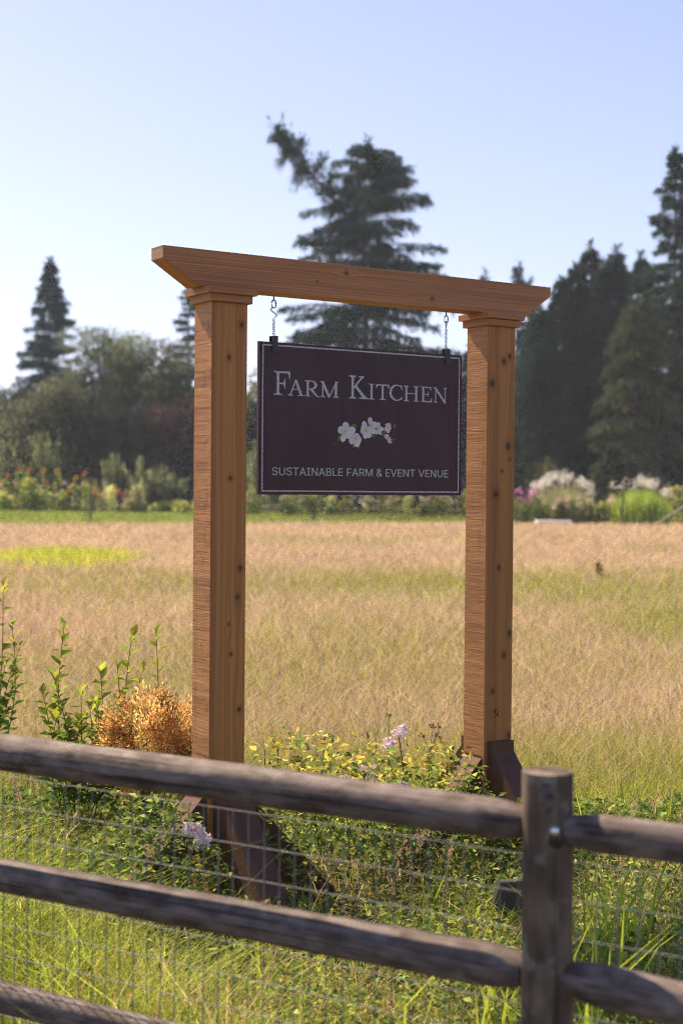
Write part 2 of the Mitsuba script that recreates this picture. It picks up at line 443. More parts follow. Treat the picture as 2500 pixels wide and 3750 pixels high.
for k, a0 in enumerate((0.0, SPAN)):
    bs = 'cedar_post_mat' if k == 0 else 'cedar_post_mat_b'
    post = add('post', gate(prism_b([(a0 - PW / 2, -0.25), (a0 + PW / 2, -0.25), (a0 + PW / 2, ZT + 0.002), (a0 - PW / 2, ZT + 0.002)], -E2, E2)), bs, frame)
    for o, z0, z1 in ((0.018, ZT, ZT + 0.0374), (0.035, ZT + 0.0374, ZT + 0.0687)):
        add('cap_board', gate(prism_b([(a0 - PW / 2 - o, z0 + .0005), (a0 + PW / 2 + o, z0 + .0005), (a0 + PW / 2 + o, z1), (a0 - PW / 2 - o, z1)], -E2 - o, E2 + o, 0.003)), 'cedar_cap_mat', post)
    for axis, sgn in (('b', 1), ('a', -1), ('a', 1), ('b', -1)):
        add('brace', gate(brace_prism(axis, sgn, a0, 0.145)), 'brace_mat', post)
ZB = ZT + 0.069
BB, BF = 0.016 - 0.0631, 0.016 + 0.0631
add('beam', gate(prism_b([(-0.3449, ZB + 0.1712), (-0.3449, ZB + 0.1712 - 0.057), (-0.1623, ZB), (SPAN + 0.1759, ZB), (SPAN + 0.3516, ZB + 0.1712 - 0.0508), (SPAN + 0.3516, ZB + 0.1712)], BB, BF, 0.003)), 'cedar_beam_mat', frame)

# ------------------------------------------------------------------ hanging sign
SB = 0.0                                  # sign plane (front face)
sign = thing('hanging_sign', 'dark maroon hanging sign with white lettering, a pale border line and a blossom sprig', 'sign')
SA0, SA1, SZ0, SZ1 = 0.2115, 1.4545, 2.0145, 2.7605
add('panel', gate(prism_b([(SA0, SZ0), (SA1, SZ0), (SA1, SZ1), (SA0, SZ1)], SB - 0.02, SB, 0.0015)), 'panel_mat', sign)


def flat(poly, z0=0.0, th=0.0012):
    """A shapely shape in (along, z) as thin lettering on the sign's face."""
    gs = [g for g in getattr(poly, 'geoms', [poly]) if g.area > 1e-9]
    m = trimesh.util.concatenate([trimesh.creation.extrude_polygon(g, th, engine='earcut') for g in gs])
    v = np.asarray(m.vertices)
    return gate((np.stack([v[:, 0], v[:, 2] + SB + 0.0004 + z0, v[:, 1]], 1), np.asarray(m.faces)[:, ::-1]))


bo = sg.box(0.2285, 2.0290, 1.4385, 2.7480); bi = sg.box(0.2285 + .0066, 2.0290 + .0066, 1.4385 - .0066, 2.7480 - .0066)
add('border_line', flat(bo.difference(bi)), 'letter_mat', sign)


# serif capitals drawn as outlines in a box one unit tall (x across in the same unit)
def stem(x, w, y0=0.0, y1=1.0, sl=0.07, sr=0.07, st=0.055, tops=True, feet=True):
    p = [sg.box(x - w / 2, y0, x + w / 2, y1)]

    def serif(y, up):
        s = 1 if up else -1
        pts = [(x - w / 2 - sl, y), (x + w / 2 + sr, y), (x + w / 2 + sr, y + s * st * 0.75)]
        t = np.linspace(0, 1, 6)
        pts += [(x + w / 2 + sr * (1 - q) ** 2 * 0.95, y + s * (st * 0.75 + 0.085 * q * q)) for q in t]
        pts += [(x - w / 2 - sl * q ** 2 * 0.95, y + s * (st * 0.75 + 0.085 * (1 - q) ** 2)) for q in t]
        pts += [(x - w / 2 - sl, y + s * st * 0.75)]
        return sg.Polygon(pts).buffer(0)
    if feet:
        p.append(serif(y0, True))
    if tops:
        p.append(serif(y1, False))
    return unary_union(p)


def bar(x0, x1, y, t):
    return sg.box(x0, y - t / 2, x1, y + t / 2)


def stroke(pts, w0, w1=None):
    p = np.asarray(pts, float); n = len(p)
    w = np.linspace(w0, w0 if w1 is None else w1, n)
    t = unit(np.gradient(p, axis=0)); nn = np.stack([-t[:, 1], t[:, 0]], 1)
    return sg.Polygon(np.vstack([p + nn * w[:, None] / 2, (p - nn * w[:, None] / 2)[::-1]])).buffer(0)


def beak(x, y, up, w=0.045, h=0.2, d=0.06):
    """A vertical tick ending an arm, with a curved inner side."""
    s = 1 if up else -1
    q = np.linspace(0, 1, 6)
    pts = [(x, y), (x, y + s * h), (x - w, y + s * h)] + [(x - w - d * v ** 2, y + s * h * (1 - v) * 0.9) for v in q] + [(x - w - d, y)]
    return sg.Polygon(pts).buffer(0)


def ellipse(cx, cy, rx, ry, n=48):
    t = np.arange(n) * 2 * np.pi / n
    return sg.Polygon(np.stack([cx + rx * np.cos(t), cy + ry * np.sin(t)], 1))


def glyph(ch):
    if ch == 'F':
        return unary_union([stem(0.22, 0.125, sl=0.15, sr=0.15), bar(0.1, 0.80, 0.962, 0.075), beak(0.82, 0.998, False, h=0.31, d=0.14), bar(0.22, 0.56, 0.485, 0.06), beak(0.575, 0.49, True, h=0.21, w=.04), beak(0.575, 0.48, False, h=0.21, w=.04)])
    if ch == 'A':
        l = stroke([(0.155, 0.03), (0.505, 0.97)], 0.075); r = stroke([(0.49, 1.0), (0.86, 0.03)], 0.15)
        return unary_union([l, r, sg.Polygon([(0.40, 0.94), (0.56, 1.03), (0.60, 0.85), (0.45, 0.86)]), bar(0.27, 0.74, 0.40, 0.055), bar(0, 0.34, 0.03, 0.06), bar(0.63, 1.02, 0.03, 0.06), sg.Polygon([(0.12, .05), (.26, .05), (.20, .14)]), sg.Polygon([(0.74, .05), (.94, .05), (.83, .16)])])
    if ch == 'R':
        bowl = ellipse(0.42, 0.715, 0.37, 0.283).difference(ellipse(0.38, 0.72, 0.245, 0.225)).intersection(sg.box(0.28, 0, 2, 2))
        leg = stroke([(0.40, 0.46), (0.55, 0.30), (0.72, 0.10), (0.83, 0.015), (0.95, -0.01)], 0.15, 0.05)
        return unary_union([stem(0.20, 0.135, sl=0.12, sr=0.10), bowl, bar(0.2, 0.45, 0.963, 0.07), bar(0.25, 0.45, 0.458, 0.05), leg])
    if ch == 'M':
        return unary_union([stem(0.17, 0.075, sl=0.12, sr=0.11, tops=False), stem(0.98, 0.14, sl=0.13, sr=0.11, tops=False), stroke([(0.14, 0.97), (0.575, 0.0)], 0.15), stroke([(0.575, 0.02), (1.0, 0.97)], 0.065),
                             bar(0.0, 0.2, 0.965, 0.06), bar(1.0, 1.15, 0.965, 0.06), sg.Polygon([(0.1, .99), (.26, .99), (.2, .8), (.14, .8)]), sg.Polygon([(.94, .99), (1.05, .99), (1.05, .9), (.99, .8), (.91, .83)])])
    if ch == 'K':
        return unary_union([stem(0.215, 0.115, sl=0.14, sr=0.125), stroke([(0.27, 0.46), (0.70, 0.95)], 0.07), stroke([(0.36, 0.56), (0.86, 0.02)], 0.13), bar(0.53, 0.80, 0.965, 0.055), bar(0.55, 1.0, 0.028, 0.055), sg.Polygon([(0.63, .95), (.79, .95), (.66, .83)]), sg.Polygon([(0.72, .05), (.98, .05), (.78, .18)])])
    if ch == 'I':
        return stem(0.22, 0.145, sl=0.15, sr=0.15)
    if ch == 'T':
        return unary_union([stem(0.47, 0.145, sl=0.16, sr=0.16, tops=False), bar(0.02, 0.92, 0.955, 0.085), sg.Polygon([(0.0, .99), (.0, .75), (.055, .75), (.09, .87), (.17, .93), (.17, .99)]), sg.Polygon([(.94, .99), (.94, .75), (.885, .75), (.85, .87), (.77, .93), (.77, .99)])])
    if ch == 'C':
        o = ellipse(0.52, 0.5, 0.52, 0.515).difference(ellipse(0.585, 0.5, 0.425, 0.435))
        cut = sg.Polygon([(0.80, 0.73), (1.2, 0.70), (1.2, 0.25), (0.86, 0.28)])
        o = o.difference(cut).difference(sg.box(0.93, -1, 2, 2))
        return unary_union([o, sg.Polygon([(.80, .965), (.93, .99), (.945, .70), (.89, .70), (.85, .86), (.70, .95)]), sg.Polygon([(.90, .27), (.955, .27), (.93, .08), (.84, .05), (.80, .1), (.87, .18)])])
    if ch == 'H':
        return unary_union([stem(0.22, 0.135, sl=0.14, sr=0.13), stem(0.95, 0.135, sl=0.14, sr=0.13), bar(0.22, 0.95, 0.51, 0.055)])
    if ch == 'E':
        return unary_union([stem(0.21, 0.135, sl=0.13, sr=0.06), bar(0.15, 0.78, 0.965, 0.07), bar(0.15, 0.82, 0.038, 0.076), beak(0.80, 0.998, False, h=0.25, d=.1, w=.04), beak(0.86, 0.002, True, h=0.27, d=.13, w=.05), bar(0.2, 0.60, 0.51, 0.055), beak(0.62, 0.51, True, h=0.17, w=.04), beak(0.62, 0.51, False, h=0.17, w=.04)])
    if ch == 'N':
        return unary_union([stem(0.20, 0.065, sl=0.13, sr=0.11, tops=False), stem(0.93, 0.065, sl=0.13, sr=0.10, feet=False), stroke([(0.15, 0.98), (0.945, -0.01)], 0.145), bar(0.0, 0.22, 0.965, 0.058), sg.Polygon([(0.86, .1), (.963, .2), (.963, -.03), (.92, -.03)])])


for ch, x0, x1, h in (('F', .2933, .3875, .1165), ('A', .3740, .4665, .079), ('R', .4708, .5595, .0795), ('M', .5614, .6725, .0795), ('K', .7322, .8498, .1165), ('I', .8532, .8904, .0798), ('T', .9005, .9812, .0798), ('C', .9832, 1.0648, .0815), ('H', 1.0724, 1.1709, .0798), ('E', 1.1819, 1.2549, .0798), ('N', 1.2635, 1.3536, .0798)):
    g = glyph(ch)
    gx0, gy0, gx1, gy1 = g.bounds
    g = affinity.affine_transform(g, [(x1 - x0) / (gx1 - gx0), 0, 0, h, x0 - gx0 * (x1 - x0) / (gx1 - gx0), 2.5035 - 0.0])
    add('letter', flat(g), 'letter_mat', sign)

# sans line below
words_, adv = 'SUSTAINABLE FARM & EVENT VENUE', []
full = meshkit.text_mesh(words_, 0.0384, 0.0012)
for comp in [full]:
    comps = comp.split(only_watertight=False)
    fx0, fx1 = comp.bounds[0][0], comp.bounds[1][0]
    comps = sorted(comps, key=lambda c: c.bounds[0][0])
    kx = (1.368 - 0.2877) / (fx1 - fx0)
    for c in comps:
        v = np.asarray(c.vertices)
        add('small_letter', gate((np.stack([(v[:, 0] - fx0) * kx + 0.2877, v[:, 2] + SB + 0.0004, v[:, 1] + 2.1103], 1), np.asarray(c.faces)[:, ::-1])), 'letter_mat', sign)


# blossom sprig
def petal(cx, cy, ang, ln, wd):
    t = np.linspace(0, 2 * np.pi, 19)[:-1]
    x = 0.5 * ln * (1 - np.cos(t)); y = 0.5 * wd * np.sin(t) * (0.75 + 0.35 * (1 - np.cos(t)) / 2)
    return sg.Polygon(np.stack([cx + x * math.cos(ang) - y * math.sin(ang), cy + x * math.sin(ang) + y * math.cos(ang)], 1)).buffer(0)


def blossom(cx, cy, petals, centre=(0.50, 0.42, 0.16), cr=0.0055):
    parts, cols = [], []
    for k, (ang, ln, wd) in enumerate(petals):
        v, f = flat(petal(cx, cy, math.radians(ang), ln, wd), 0.0, 0.0012 + 0.0004 * k)
        d = np.linalg.norm((v - O) @ GM[:, [0, 2]] - [cx, cy], axis=1)[:, None] / 0.045
        c = np.array([[0.52, 0.46, 0.38]]) * (1 - np.clip(d, 0, 1)) + np.array([[0.66, 0.60, 0.66]]) * np.clip(d, 0, 1)
        parts.append((v, f)); cols.append(c * (0.92 + 0.03 * k))
    if centre:
        for k in range(7):
            a = k * 2.4
            v, f = flat(ellipse(cx + cr * 0.7 * math.cos(a), cy + cr * 0.9 * math.sin(a), cr * 0.36, cr * 0.45, 8), 0.0, 0.0036)
            parts.append((v, f)); cols.append(np.tile([centre], (len(v), 1)))
    add('blossom', cat(parts), 'blossom_mat', sign, color=np.vstack(cols))


blossom(.7135, 2.3345, [(85, .050, .042), (165, .046, .042), (10, .062, .042), (250, .056, .034), (322, .044, .044)])
blossom(.7755, 2.2990, [(60, .032, .036), (125, .030, .03), (205, .042, .036), (345, .036, .042), (290, .042, .040)])
blossom(.8390, 2.3435, [(108, .050, .034), (148, .034, .028), (195, .034, .032), (262, .042, .030), (308, .044, .034)])
blossom(.8645, 2.3700, [(90, .042, .030), (10, .044, .036), (305, .050, .036), (255, .034, .03)], centre=(0.45, 0.28, 0.22))
blossom(.9120, 2.3560, [(80, .034, .028), (125, .02, .02), (250, .032, .022), (300, .036, .02), (355, .036, .026)])
blossom(.9745, 2.3600, [(60, .03, .024), (110, .026, .022), (205, .024, .026), (280, .026, .024), (10, .02, .024)], cr=.003)
blossom(.9700, 2.3155, [(20, .014, .022), (160, .017, .024), (270, .014, .02), (90, .014, .02)], centre=None)
blossom(.9865, 2.2965, [(70, .015, .018), (190, .014, .02), (290, .015, .02)], centre=None)
for (cx, cy, ang, ln, wd) in [(.738, 2.356, 15, .046, .024), (.742, 2.352, -8, .036, .013), (.680, 2.318, 262, .032, .014), (.775, 2.279, 240, .028, .018), (.782, 2.276, 300, .030, .018), (.866, 2.330, 330, .03, .024), (.868, 2.322, 350, .026, .018), (.925, 2.336, 330, .026, .016), (.957, 2.344, 240, .012, .01), (1.010, 2.364, 55, .024, .009), (1.010, 2.366, 335, .012, .004), (.996, 2.3025, 0, .025, .010), (.995, 2.3005, 295, .022, .009)]:
    v, f = flat(petal(cx, cy, math.radians(ang), ln, wd), 0.0, 0.001)
    add('blossom_leaf', (v, f), 'blossom_mat', sign, color=np.tile([[0.16, 0.19, 0.05]], (len(v), 1)) * (0.8 + 0.5 * ((cx * 977) % 1)))
for pts, w in (([(.633, 2.261), (.655, 2.278), (.69, 2.303)], .006), ([(.93, 2.345), (.95, 2.332), (.965, 2.322)], .002), ([(.74, 2.31), (.80, 2.33), (.82, 2.335)], .002)):
    v, f = flat(stroke(pts, w, w * .6), 0.0, 0.0008)
    add('twig', (v, f), 'blossom_mat', sign, color=np.tile([[0.13, 0.055, 0.04]], (len(v), 1)))
# clamps that hold the panel
for a in (0.2985, 1.3545):
    add('clamp', gate(cat([((np.asarray(m.vertices)), np.asarray(m.faces)[:, ::-1]) for m in (boxm(a - .0155, a + .0155, SB + .0022, SB + .0062, SZ1 - .048, SZ1 + .03), boxm(a - .0155, a + .0155, SB - .0262, SB - .0222, SZ1 - .05, SZ1 + .03), boxm(a - .015, a + .015, SB - .0225, SB + .0025, SZ1 + .026, SZ1 + .0295))])), 'black_metal_mat', sign)


# ------------------------------------------------------------------ chains
def ring_tube(c, rx, rz, r, ax, n=14, sides=6):
    t = np.linspace(0, 2 * np.pi, n + 1)
    p = c + np.cos(t)[:, None] * rx * ax + np.sin(t)[:, None] * rz * EZ
    return tube(p, r, sides, caps=False)


for k, (a, lab) in enumerate(((0.2985, 'thin dark chain with an S hook holding up the left end of the sign'), (1.3545, 'thin dark chain holding up the right end of the sign'))):
    ch = thing('sign_chain', lab, 'chain', 'chains that hold the sign')
    c0 = O + EX * a + FR * (-0.012)
    v, f = ring_tube(c0 + EZ * (ZB - 0.042), 0.0125, 0.02, 0.0032, EX)
    add('eye_bolt', cat([(v, f), tube([c0 + EZ * (ZB + 0.02), c0 + EZ * (ZB - 0.022)], 0.0035, 6)]), 'dark_iron_mat', ch, smooth=50)
    zt = ZB - 0.058
    if k == 0:
        t = np.linspace(0, 1, 24)
        sx = 0.017 * np.sin(t * 2 * np.pi * 1.02 + np.pi * 0.95) * np.where(t < .1, 1.1, 1)
        sp = c0 + sx[:, None] * EX + (zt + 0.004 - 0.056 * t)[:, None] * EZ
        sp[0] += EX * -0.012 - EZ * 0.008; sp[-1] += EX * 0.012 + EZ * 0.006
        add('s_hook', tube(sp, 0.0028, 6), 'dark_iron_mat', ch, smooth=50)
        zt -= 0.056
    else:
        add('s_hook', cat([ring_tube(c0 + EZ * (zt - 0.006), 0.006, 0.012, 0.0026, FR), tube([c0 + EZ * (zt - .014), c0 + EZ * (zt - .03)], .003, 6)]), 'dark_iron_mat', ch, smooth=50)
        zt -= 0.03
    zb = SZ1 + 0.030
    n = int(round((zt - zb) / 0.0215)); st = (zt - zb) / n
    for j in range(n):
        z = zt - st * (j + 0.5)
        # double loop links: a wide eye below and a narrow one above
        ax = unit(EX * 0.9 + FR * 0.35)
        v1 = ring_tube(c0 + EZ * (z - st * 0.22), 0.0062, 0.0080, 0.0016, ax, 10, 5)
        v2 = ring_tube(c0 + EZ * (z + st * 0.22), 0.0036, 0.0075, 0.0016, unit(FR * .8 + EX * .5), 10, 5)
        add('link', cat([v1, v2]), 'dark_iron_mat', ch, smooth=60)

# ------------------------------------------------------------------ post-and-rail fence with welded wire
fence = thing('rail_fence', 'weathered grey brown post and rail fence backed with welded wire mesh', 'fence')


def log_mesh(p0, p1, r0, r1, sides=28, segs=44, seed=0, bow=0.0, tenon=(0.0, 0.0), bump=1.0):
    p0, p1 = np.asarray(p0, float), np.asarray(p1, float)
    t = np.linspace(0, 1, segs)
    L = np.linalg.norm(p1 - p0); d = (p1 - p0) / L
    a = unit(np.cross(d, [0, 0, 1.0] if abs(d[2]) < .8 else [0, 1.0, 0])); b = np.cross(a, d)
    ang = np.arange(sides) * 2 * np.pi / sides
    r = r0 + (r1 - r0) * t
    for e, tt in ((tenon[0], t * L), (tenon[1], (1 - t) * L)):
        if e > 0:
            r = r * (1 - 0.28 * np.clip(1 - tt / e, 0, 1) ** 1.5)
    c = p0 + (p1 - p0) * t[:, None] + b * (bow * np.sin(np.pi * t))[:, None] + a * (0.006 * np.sin(5 * t + seed))[:, None]
    P = np.stack([np.cos(ang)[None] * 2.2 + 0 * t[:, None], np.sin(ang)[None] * 2.2 + 0 * t[:, None], t[:, None] * L * 2.2 + 0 * ang[None]], -1)
    rr = r[:, None] * (1 + bump * 0.13 * (meshkit.fbm(P * 1.5, 3, 40 + seed) - 0.5) + bump * 0.035 * (meshkit.fbm(P * [2.5, 2.5, 1.2], 2, 60 + seed) - 0.5))
    v = (c[:, None] + rr[..., None] * (np.cos(ang)[None, :, None] * a + np.sin(ang)[None, :, None] * b)).reshape(-1, 3)
    i, j = np.meshgrid(np.arange(segs - 1), np.arange(sides), indexing='ij')
    q = np.stack([i * sides + j, (i + 1) * sides + j, (i + 1) * sides + (j + 1) % sides, i * sides + (j + 1) % sides], -1).reshape(-1, 4)
    f = np.vstack([q[:, [0, 1, 2]], q[:, [0, 2, 3]]])
    n = len(v); v = np.vstack([v, c[:1], c[-1:]]); k = np.arange(sides); e = (segs - 1) * sides
    f = np.vstack([f, np.stack([k, (k + 1) % sides, k * 0 + n], 1), np.stack([e + (k + 1) % sides, e + k, k * 0 + n + 1], 1)])
    m = trimesh.Trimesh(v, f, process=False)
    if m.volume < 0:
        m.invert()
    return m


BAY = 2.75
for s, h in ((0.0, 1.342), (BAY, 1.36), (-BAY, 1.35)):
    c = FP + FD * s
    fp = add('fence_post', log_mesh(c + [0, 0, -0.5], c + [0, 0, h], 0.068, 0.064, 32, 60, int(s * 7) + 20, bump=0.9), 'fence_post_mat', fence, smooth=35)
    if s == 0.0:
        # a round bolt head that catches the sun, and the old knot above it
        q = c + np.array([0.012, -0.0665, 1.205])
        bh = trimesh.creation.icosphere(3, 0.0120); bh.apply_scale((1, .7, 1)); bh.apply_translation(q)
        add('bolt_head', bh, 'bright_steel_mat', fp, smooth=True)
        pl_ = trimesh.creation.icosphere(3, 0.021); pl_.apply_scale((1, .25, 1)); pl_.apply_translation(q + [0.004, 0.002, -.022])
        add('washer', pl_, 'dark_iron_mat', fp, smooth=True)
        k = trimesh.creation.icosphere(3, 1.0); k.apply_scale((0.021, 0.010, 0.040)); k.apply_translation(c + [-0.008, -0.062, 1.285])
        add('knot', k, 'fence_rail_mat', fp, smooth=True)
rails = [  # from the near post leftwards: z at near end, z at far end, radii
    (0.055, BAY - .05, 1.205, 1.195, 0.052, 0.062, 0.0), (0.055, BAY - .05, 0.823, 0.80, 0.056, 0.050, 0.0), (0.055, BAY - .05, 0.425, 0.415, 0.05, 0.048, 0.0),
    (-0.05, -BAY + .05, 1.200, 1.235, 0.047, 0.050, 0.0), (-0.05, -BAY + .05, 0.828, 0.80, 0.053, 0.058, -0.02), (-0.05, -BAY + .05, 0.42, 0.42, 0.05, 0.05, 0.0)]
for k, (s0, s1, z0, z1, r0, r1, bow) in enumerate(rails):
    add('rail', log_mesh(FP + FD * s0 + [0, 0, z0], FP + FD * s1 + [0, 0, z1], r0, r1, 30, 90, k, bow, (0.10, 0.10)), 'fence_rail_mat', fence, smooth=35)
mesh_key = fence + '__wire_mesh'
taken[mesh_key] = 0
rng = np.random.default_rng(5)


def wire_point(s, z):
    s, z = np.broadcast_arrays(np.asarray(s, float), np.asarray(z, float))
    off = 0.064 + 0.010 * (meshkit.noise(np.stack([s * 2.1, z * 3.0, 0 * s], -1), 3) - 0.5)
    sag = 0.012 * (meshkit.noise(np.stack([s * 0.9, z * 0.8, 0 * s + 4], -1), 7) - 0.5)
    return FP + FD * s[..., None] + FN * off[..., None] + EZ * (z + sag)[..., None]


ss = np.linspace(-1.35, BAY - 0.05, 120)
for k in range(12):
    z = 1.108 - 0.098 * k
    add('wire', tube(wire_point(ss, z) + FN * 0.0, 0.0016, 5), 'wire_mat', mesh_key, smooth=True)
for k in range(77):
    s = -1.34 + 0.0533 * k
    zz = np.linspace(1.108, 0.03, 23)
    sw = s + 0.004 * (meshkit.noise(np.stack([0 * zz + s * 9, zz * 3, 0 * zz], -1), 2) - 0.5)
    add('wire', tube(wire_point(sw, zz) - FN * 0.0034, 0.0016, 5), 'wire_mat', mesh_key, smooth=True)

# dark box on the ground behind the near fence post
bx = thing('wooden_stub', 'small dark wooden stub with a slanted end, low behind the fence post', 'wooden stub')
v = np.array([(0, 0), (0.035, 0.125), (0.24, 0.125), (0.24, -0.06), (0.03, -0.02)])
m = cham_prism(sg.Polygon([(-0.02, 0.01), (0.012, 0.110), (0.20, 0.110), (0.21, -0.10), (0.01, -0.03)]).convex_hull, 0.05, 0.006)
w = np.asarray(m.vertices)
ang = 0.25
vv = np.stack([0.705 + w[:, 0] * math.cos(ang) - w[:, 2] * math.sin(ang), 6.30 + w[:, 0] * math.sin(ang) + w[:, 2] * math.cos(ang), w[:, 1] + 0.205], 1)
tm = trimesh.Trimesh(vv, m.faces, process=False)
if tm.volume < 0:
    tm.invert()
add('shell', tm, 'grey_box_mat', bx)
add('stake', tube([(0.80, 6.40, 0.20), (0.80, 6.40, -0.15)], 0.02, 8), 'grey_box_mat', bx)
#@@VEG@@
# ------------------------------------------------------------------ field grass
rng = np.random.default_rng(11)
DRY = np.array([0.585, 0.475, 0.330]); DRY2 = np.array([0.48, 0.370, 0.250]); GRN = np.array([0.36, 0.39, 0.07]); OLV = np.array([0.36, 0.33, 0.11])


def field_colour(x, y, n):
    g = field_green(x, y)[:, None]
    t = nz(x, y, 0.5, 21)[:, None]
    dry = DRY * t + DRY2 * (1 - t)
    dry = dry * (0.86 + 0.3 * nz(x, y, 0.23, 27))[:, None]
    k = rng.uniform(0, 1, (n, 1))
    grn = GRN * k + OLV * (1 - k)
    pick = (rng.uniform(0, 1, (n, 1)) < g * 0.9)
    return np.where(pick, grn, dry) * np.exp(rng.normal(0, 0.14, (n, 1))) * np.exp(rng.normal(0, 0.04, (n, 3)))


n = 230000
y = 8.2 * (88 / 8.2) ** rng.uniform(0, 1, n)
x = rng.uniform(-1, 1, n) * (0.31 * y + 0.9)
far = (y - 0.55 * x > 78 + 5 * (nz(x, y, .3, 2) - .5)) & (x < 10)
keep = ~far & ((y > 9.6) | (rng.uniform(0, 1, n) < S(8.2, 9.6, y))) & ~((y > 80) & (x > 8))
x, y = x[keep], y[keep]; n = len(x)
hh = 0.34 * (0.35 + 0.5 * nz(x, y, 0.55, 31) + 0.65 * nz(x, y, 1.9, 33)) * rng.uniform(0.5, 1.3, n)
v, f, c = blades(np.stack([x, y, relief(x, y) - 0.02], 1), hh, np.clip(0.00062 * y, .0056, .04) * rng.uniform(.6, 1.4, n), 0.45, 0.35, field_colour(x, y, n), rng)
add('dry_grass', (v, f), 'straw_mat', color=c, kind='stuff', label='dry tan meadow grass with olive patches covering the field', category='grass')
# far mown strip: short green
n = 30000
y = rng.uniform(62, 128, n); x = rng.uniform(-0.33, 0.12, n) * y
k = (y - 0.55 * x > 77) & (x < 10.5 - (y - 80) * 0.05)
x, y = x[k], y[k]; n = len(x)
cc = jitter((0.24, 0.30, 0.06), n, rng) * (1 - 0.25 * S(-10, 5, x))[:, None]
add('lawn_grass', blades(np.stack([x, y, relief(x, y)], 1), 0.16 * rng.uniform(.6, 1.3, n), 0.07, .4, .3, cc, rng)[:2], 'grass_mat', color=np.repeat(cc, 5, 0), kind='stuff', label='short green strip of mown grass beyond the dry field', category='grass')
# bright yellow-green patch
n = 6500
x = -7.1 + rng.normal(0, 0.95, n); y = 36.6 - 0.5 * (x + 7.1) + rng.normal(0, 1.5, n)
k = (np.abs(y - 36.6) < 4.0) & (np.abs(x + 7.1) < 1.9) & (nz(x, y, .8, 5) > .36)
x, y = x[k], y[k]; n = len(x)
cc = jitter((0.46, 0.49, 0.08), n, rng, .18)
add('yellow_grass', blades(np.stack([x, y, relief(x, y)], 1), 0.40 * rng.uniform(.6, 1.3, n), 0.022, .3, .3, cc, rng)[:2], 'grass_mat', color=np.repeat(cc, 5, 0), kind='stuff', label='bright yellow green patch of lush grass in the dry field', category='grass')

# ------------------------------------------------------------------ the bed and the near growth


def ab(x, y):
    dx, dy = x - O[0], y - O[1]
    return dx * EX[0] + dy * EX[1], dx * FR[0] + dy * FR[1]


def mound(x, y):
    """Height of the leafy cover at (x, y)."""
    a, b = ab(x, y)
    m = (0.90 - 0.16 * np.clip(a, 0, 1.7)) * np.exp(-np.where(b < 0.1, ((b - .1) / .35) ** 2, ((b - .1) / .62) ** 2)) * S(-0.15, 0.3, a) * S(1.75, 1.28, a)
    m2 = 0.64 * np.exp(-((a + 0.36) / .36) ** 2 - ((b - .12) / .55) ** 2)
    low = 0.17 + 0.10 * nz(x, y, 1.6, 44)
    return np.maximum(np.maximum(m, m2), low * S(9.4, 8.4, y))


def cover(n, x0, x1, y0, y1, seed):
    r = np.random.default_rng(seed)
    x = r.uniform(x0, x1, n); y = r.uniform(y0, y1, n)
    k = np.abs(x) < 0.30 * y + 0.5
    return x[k], y[k], r


# leaf cover
x, y, r = cover(110000, -3.2, 3.4, 4.9, 9.6, 3)
a, b = ab(x, y)
h = mound(x, y)
dens = np.clip(0.35 + 0.9 * h / 0.55, 0, 1) * S(9.5, 8.6, y + 0.5 * nz(x, y, 1.3, 4))
leftgrass = S(-0.75, -1.25, a) * 0.55
gap = S(0.36, 0.5, nz(x, y, 2.6, 71))
k = r.uniform(0, 1, len(x)) < dens * (1 - leftgrass) * (0.25 + 0.75 * gap)
x, y, a, b, h = (q[k] for q in (x, y, a, b, h)); n = len(x)
t = r.uniform(0, 1, n) ** 0.55
z = relief(x, y) + h * (0.12 + 0.95 * t) * (0.8 + 0.35 * nz(x, y, 5.0, 72))
gold = S(0.28, 0.44, h) * S(-0.1, 0.3, a) * S(0.45, 0.05, b) * S(0.35, 0.8, t)
gold = np.maximum(gold, 0.55 * S(0.9, 1.3, a) * S(0.1, 0.5, b) * S(0.62, 0.75, nz(x, y, 2.2, 77)))
pick = r.uniform(0, 1, n)
col = np.where((pick < gold * 0.62)[:, None], jitter((0.64, 0.54, 0.11), n, r, .3), np.where((pick < 0.9 - 0.68 * S(-0.55, -1.0, a) - 0.25 * S(0.7, 1.1, b))[:, None], jitter((0.16, 0.225, 0.060), n, r, .35), jitter((0.38, 0.43, 0.12), n, r, .28)))
sz = np.where(b > 0.35, 0.034, 0.042) * r.uniform(.6, 1.5, n)
d = rdir(n, r, 0.0); d[:, 2] *= 0.5
nr = rdir(n, r, 1.6)
v, f, c = leaves(np.stack([x, y, z], 1), d, nr, sz, sz * r.uniform(.4, .7, n), col)
add('ground_cover', (v, f), 'leaf_mat', color=c, kind='stuff', label='low green and golden leafy ground cover around the sign frame', category='ground cover')

# green grass between
x, y, r = cover(95000, -3.2, 3.4, 4.6, 9.8, 9)
a, b = ab(x, y)
left = S(-0.55, -1.15, a)
front = S(0.85, 1.15, b + 0.35 * (nz(x, y, 1.2, 15) - .5))
right = S(1.75, 2.15, a) * 0.6
dens = np.clip(0.17 + 0.95 * left * S(9.4, 8.2, y) + 0.55 * front + right * 0.4, 0, 1) * (0.35 + 0.65 * S(0.35, 0.55, nz(x, y, 2.1, 16)))
k = r.uniform(0, 1, len(x)) < dens
x, y, left = x[k], y[k], left[k]; n = len(x)
dryp = np.clip(S(0.42, 0.62, nz(x, y, 1.1, 91)) * 0.8 * (1 - 0.5 * left) + 0.2 * S(6.6, 5.8, y) * (1 - .7 * left), 0, .8)
col = np.where((r.uniform(0, 1, n) < dryp)[:, None], jitter((0.54, 0.43, 0.22), n, r, .25), jitter((0.35, 0.42, 0.075), n, r, .28))
hh = (0.19 + 0.24 * left) * r.uniform(.45, 1.5, n)
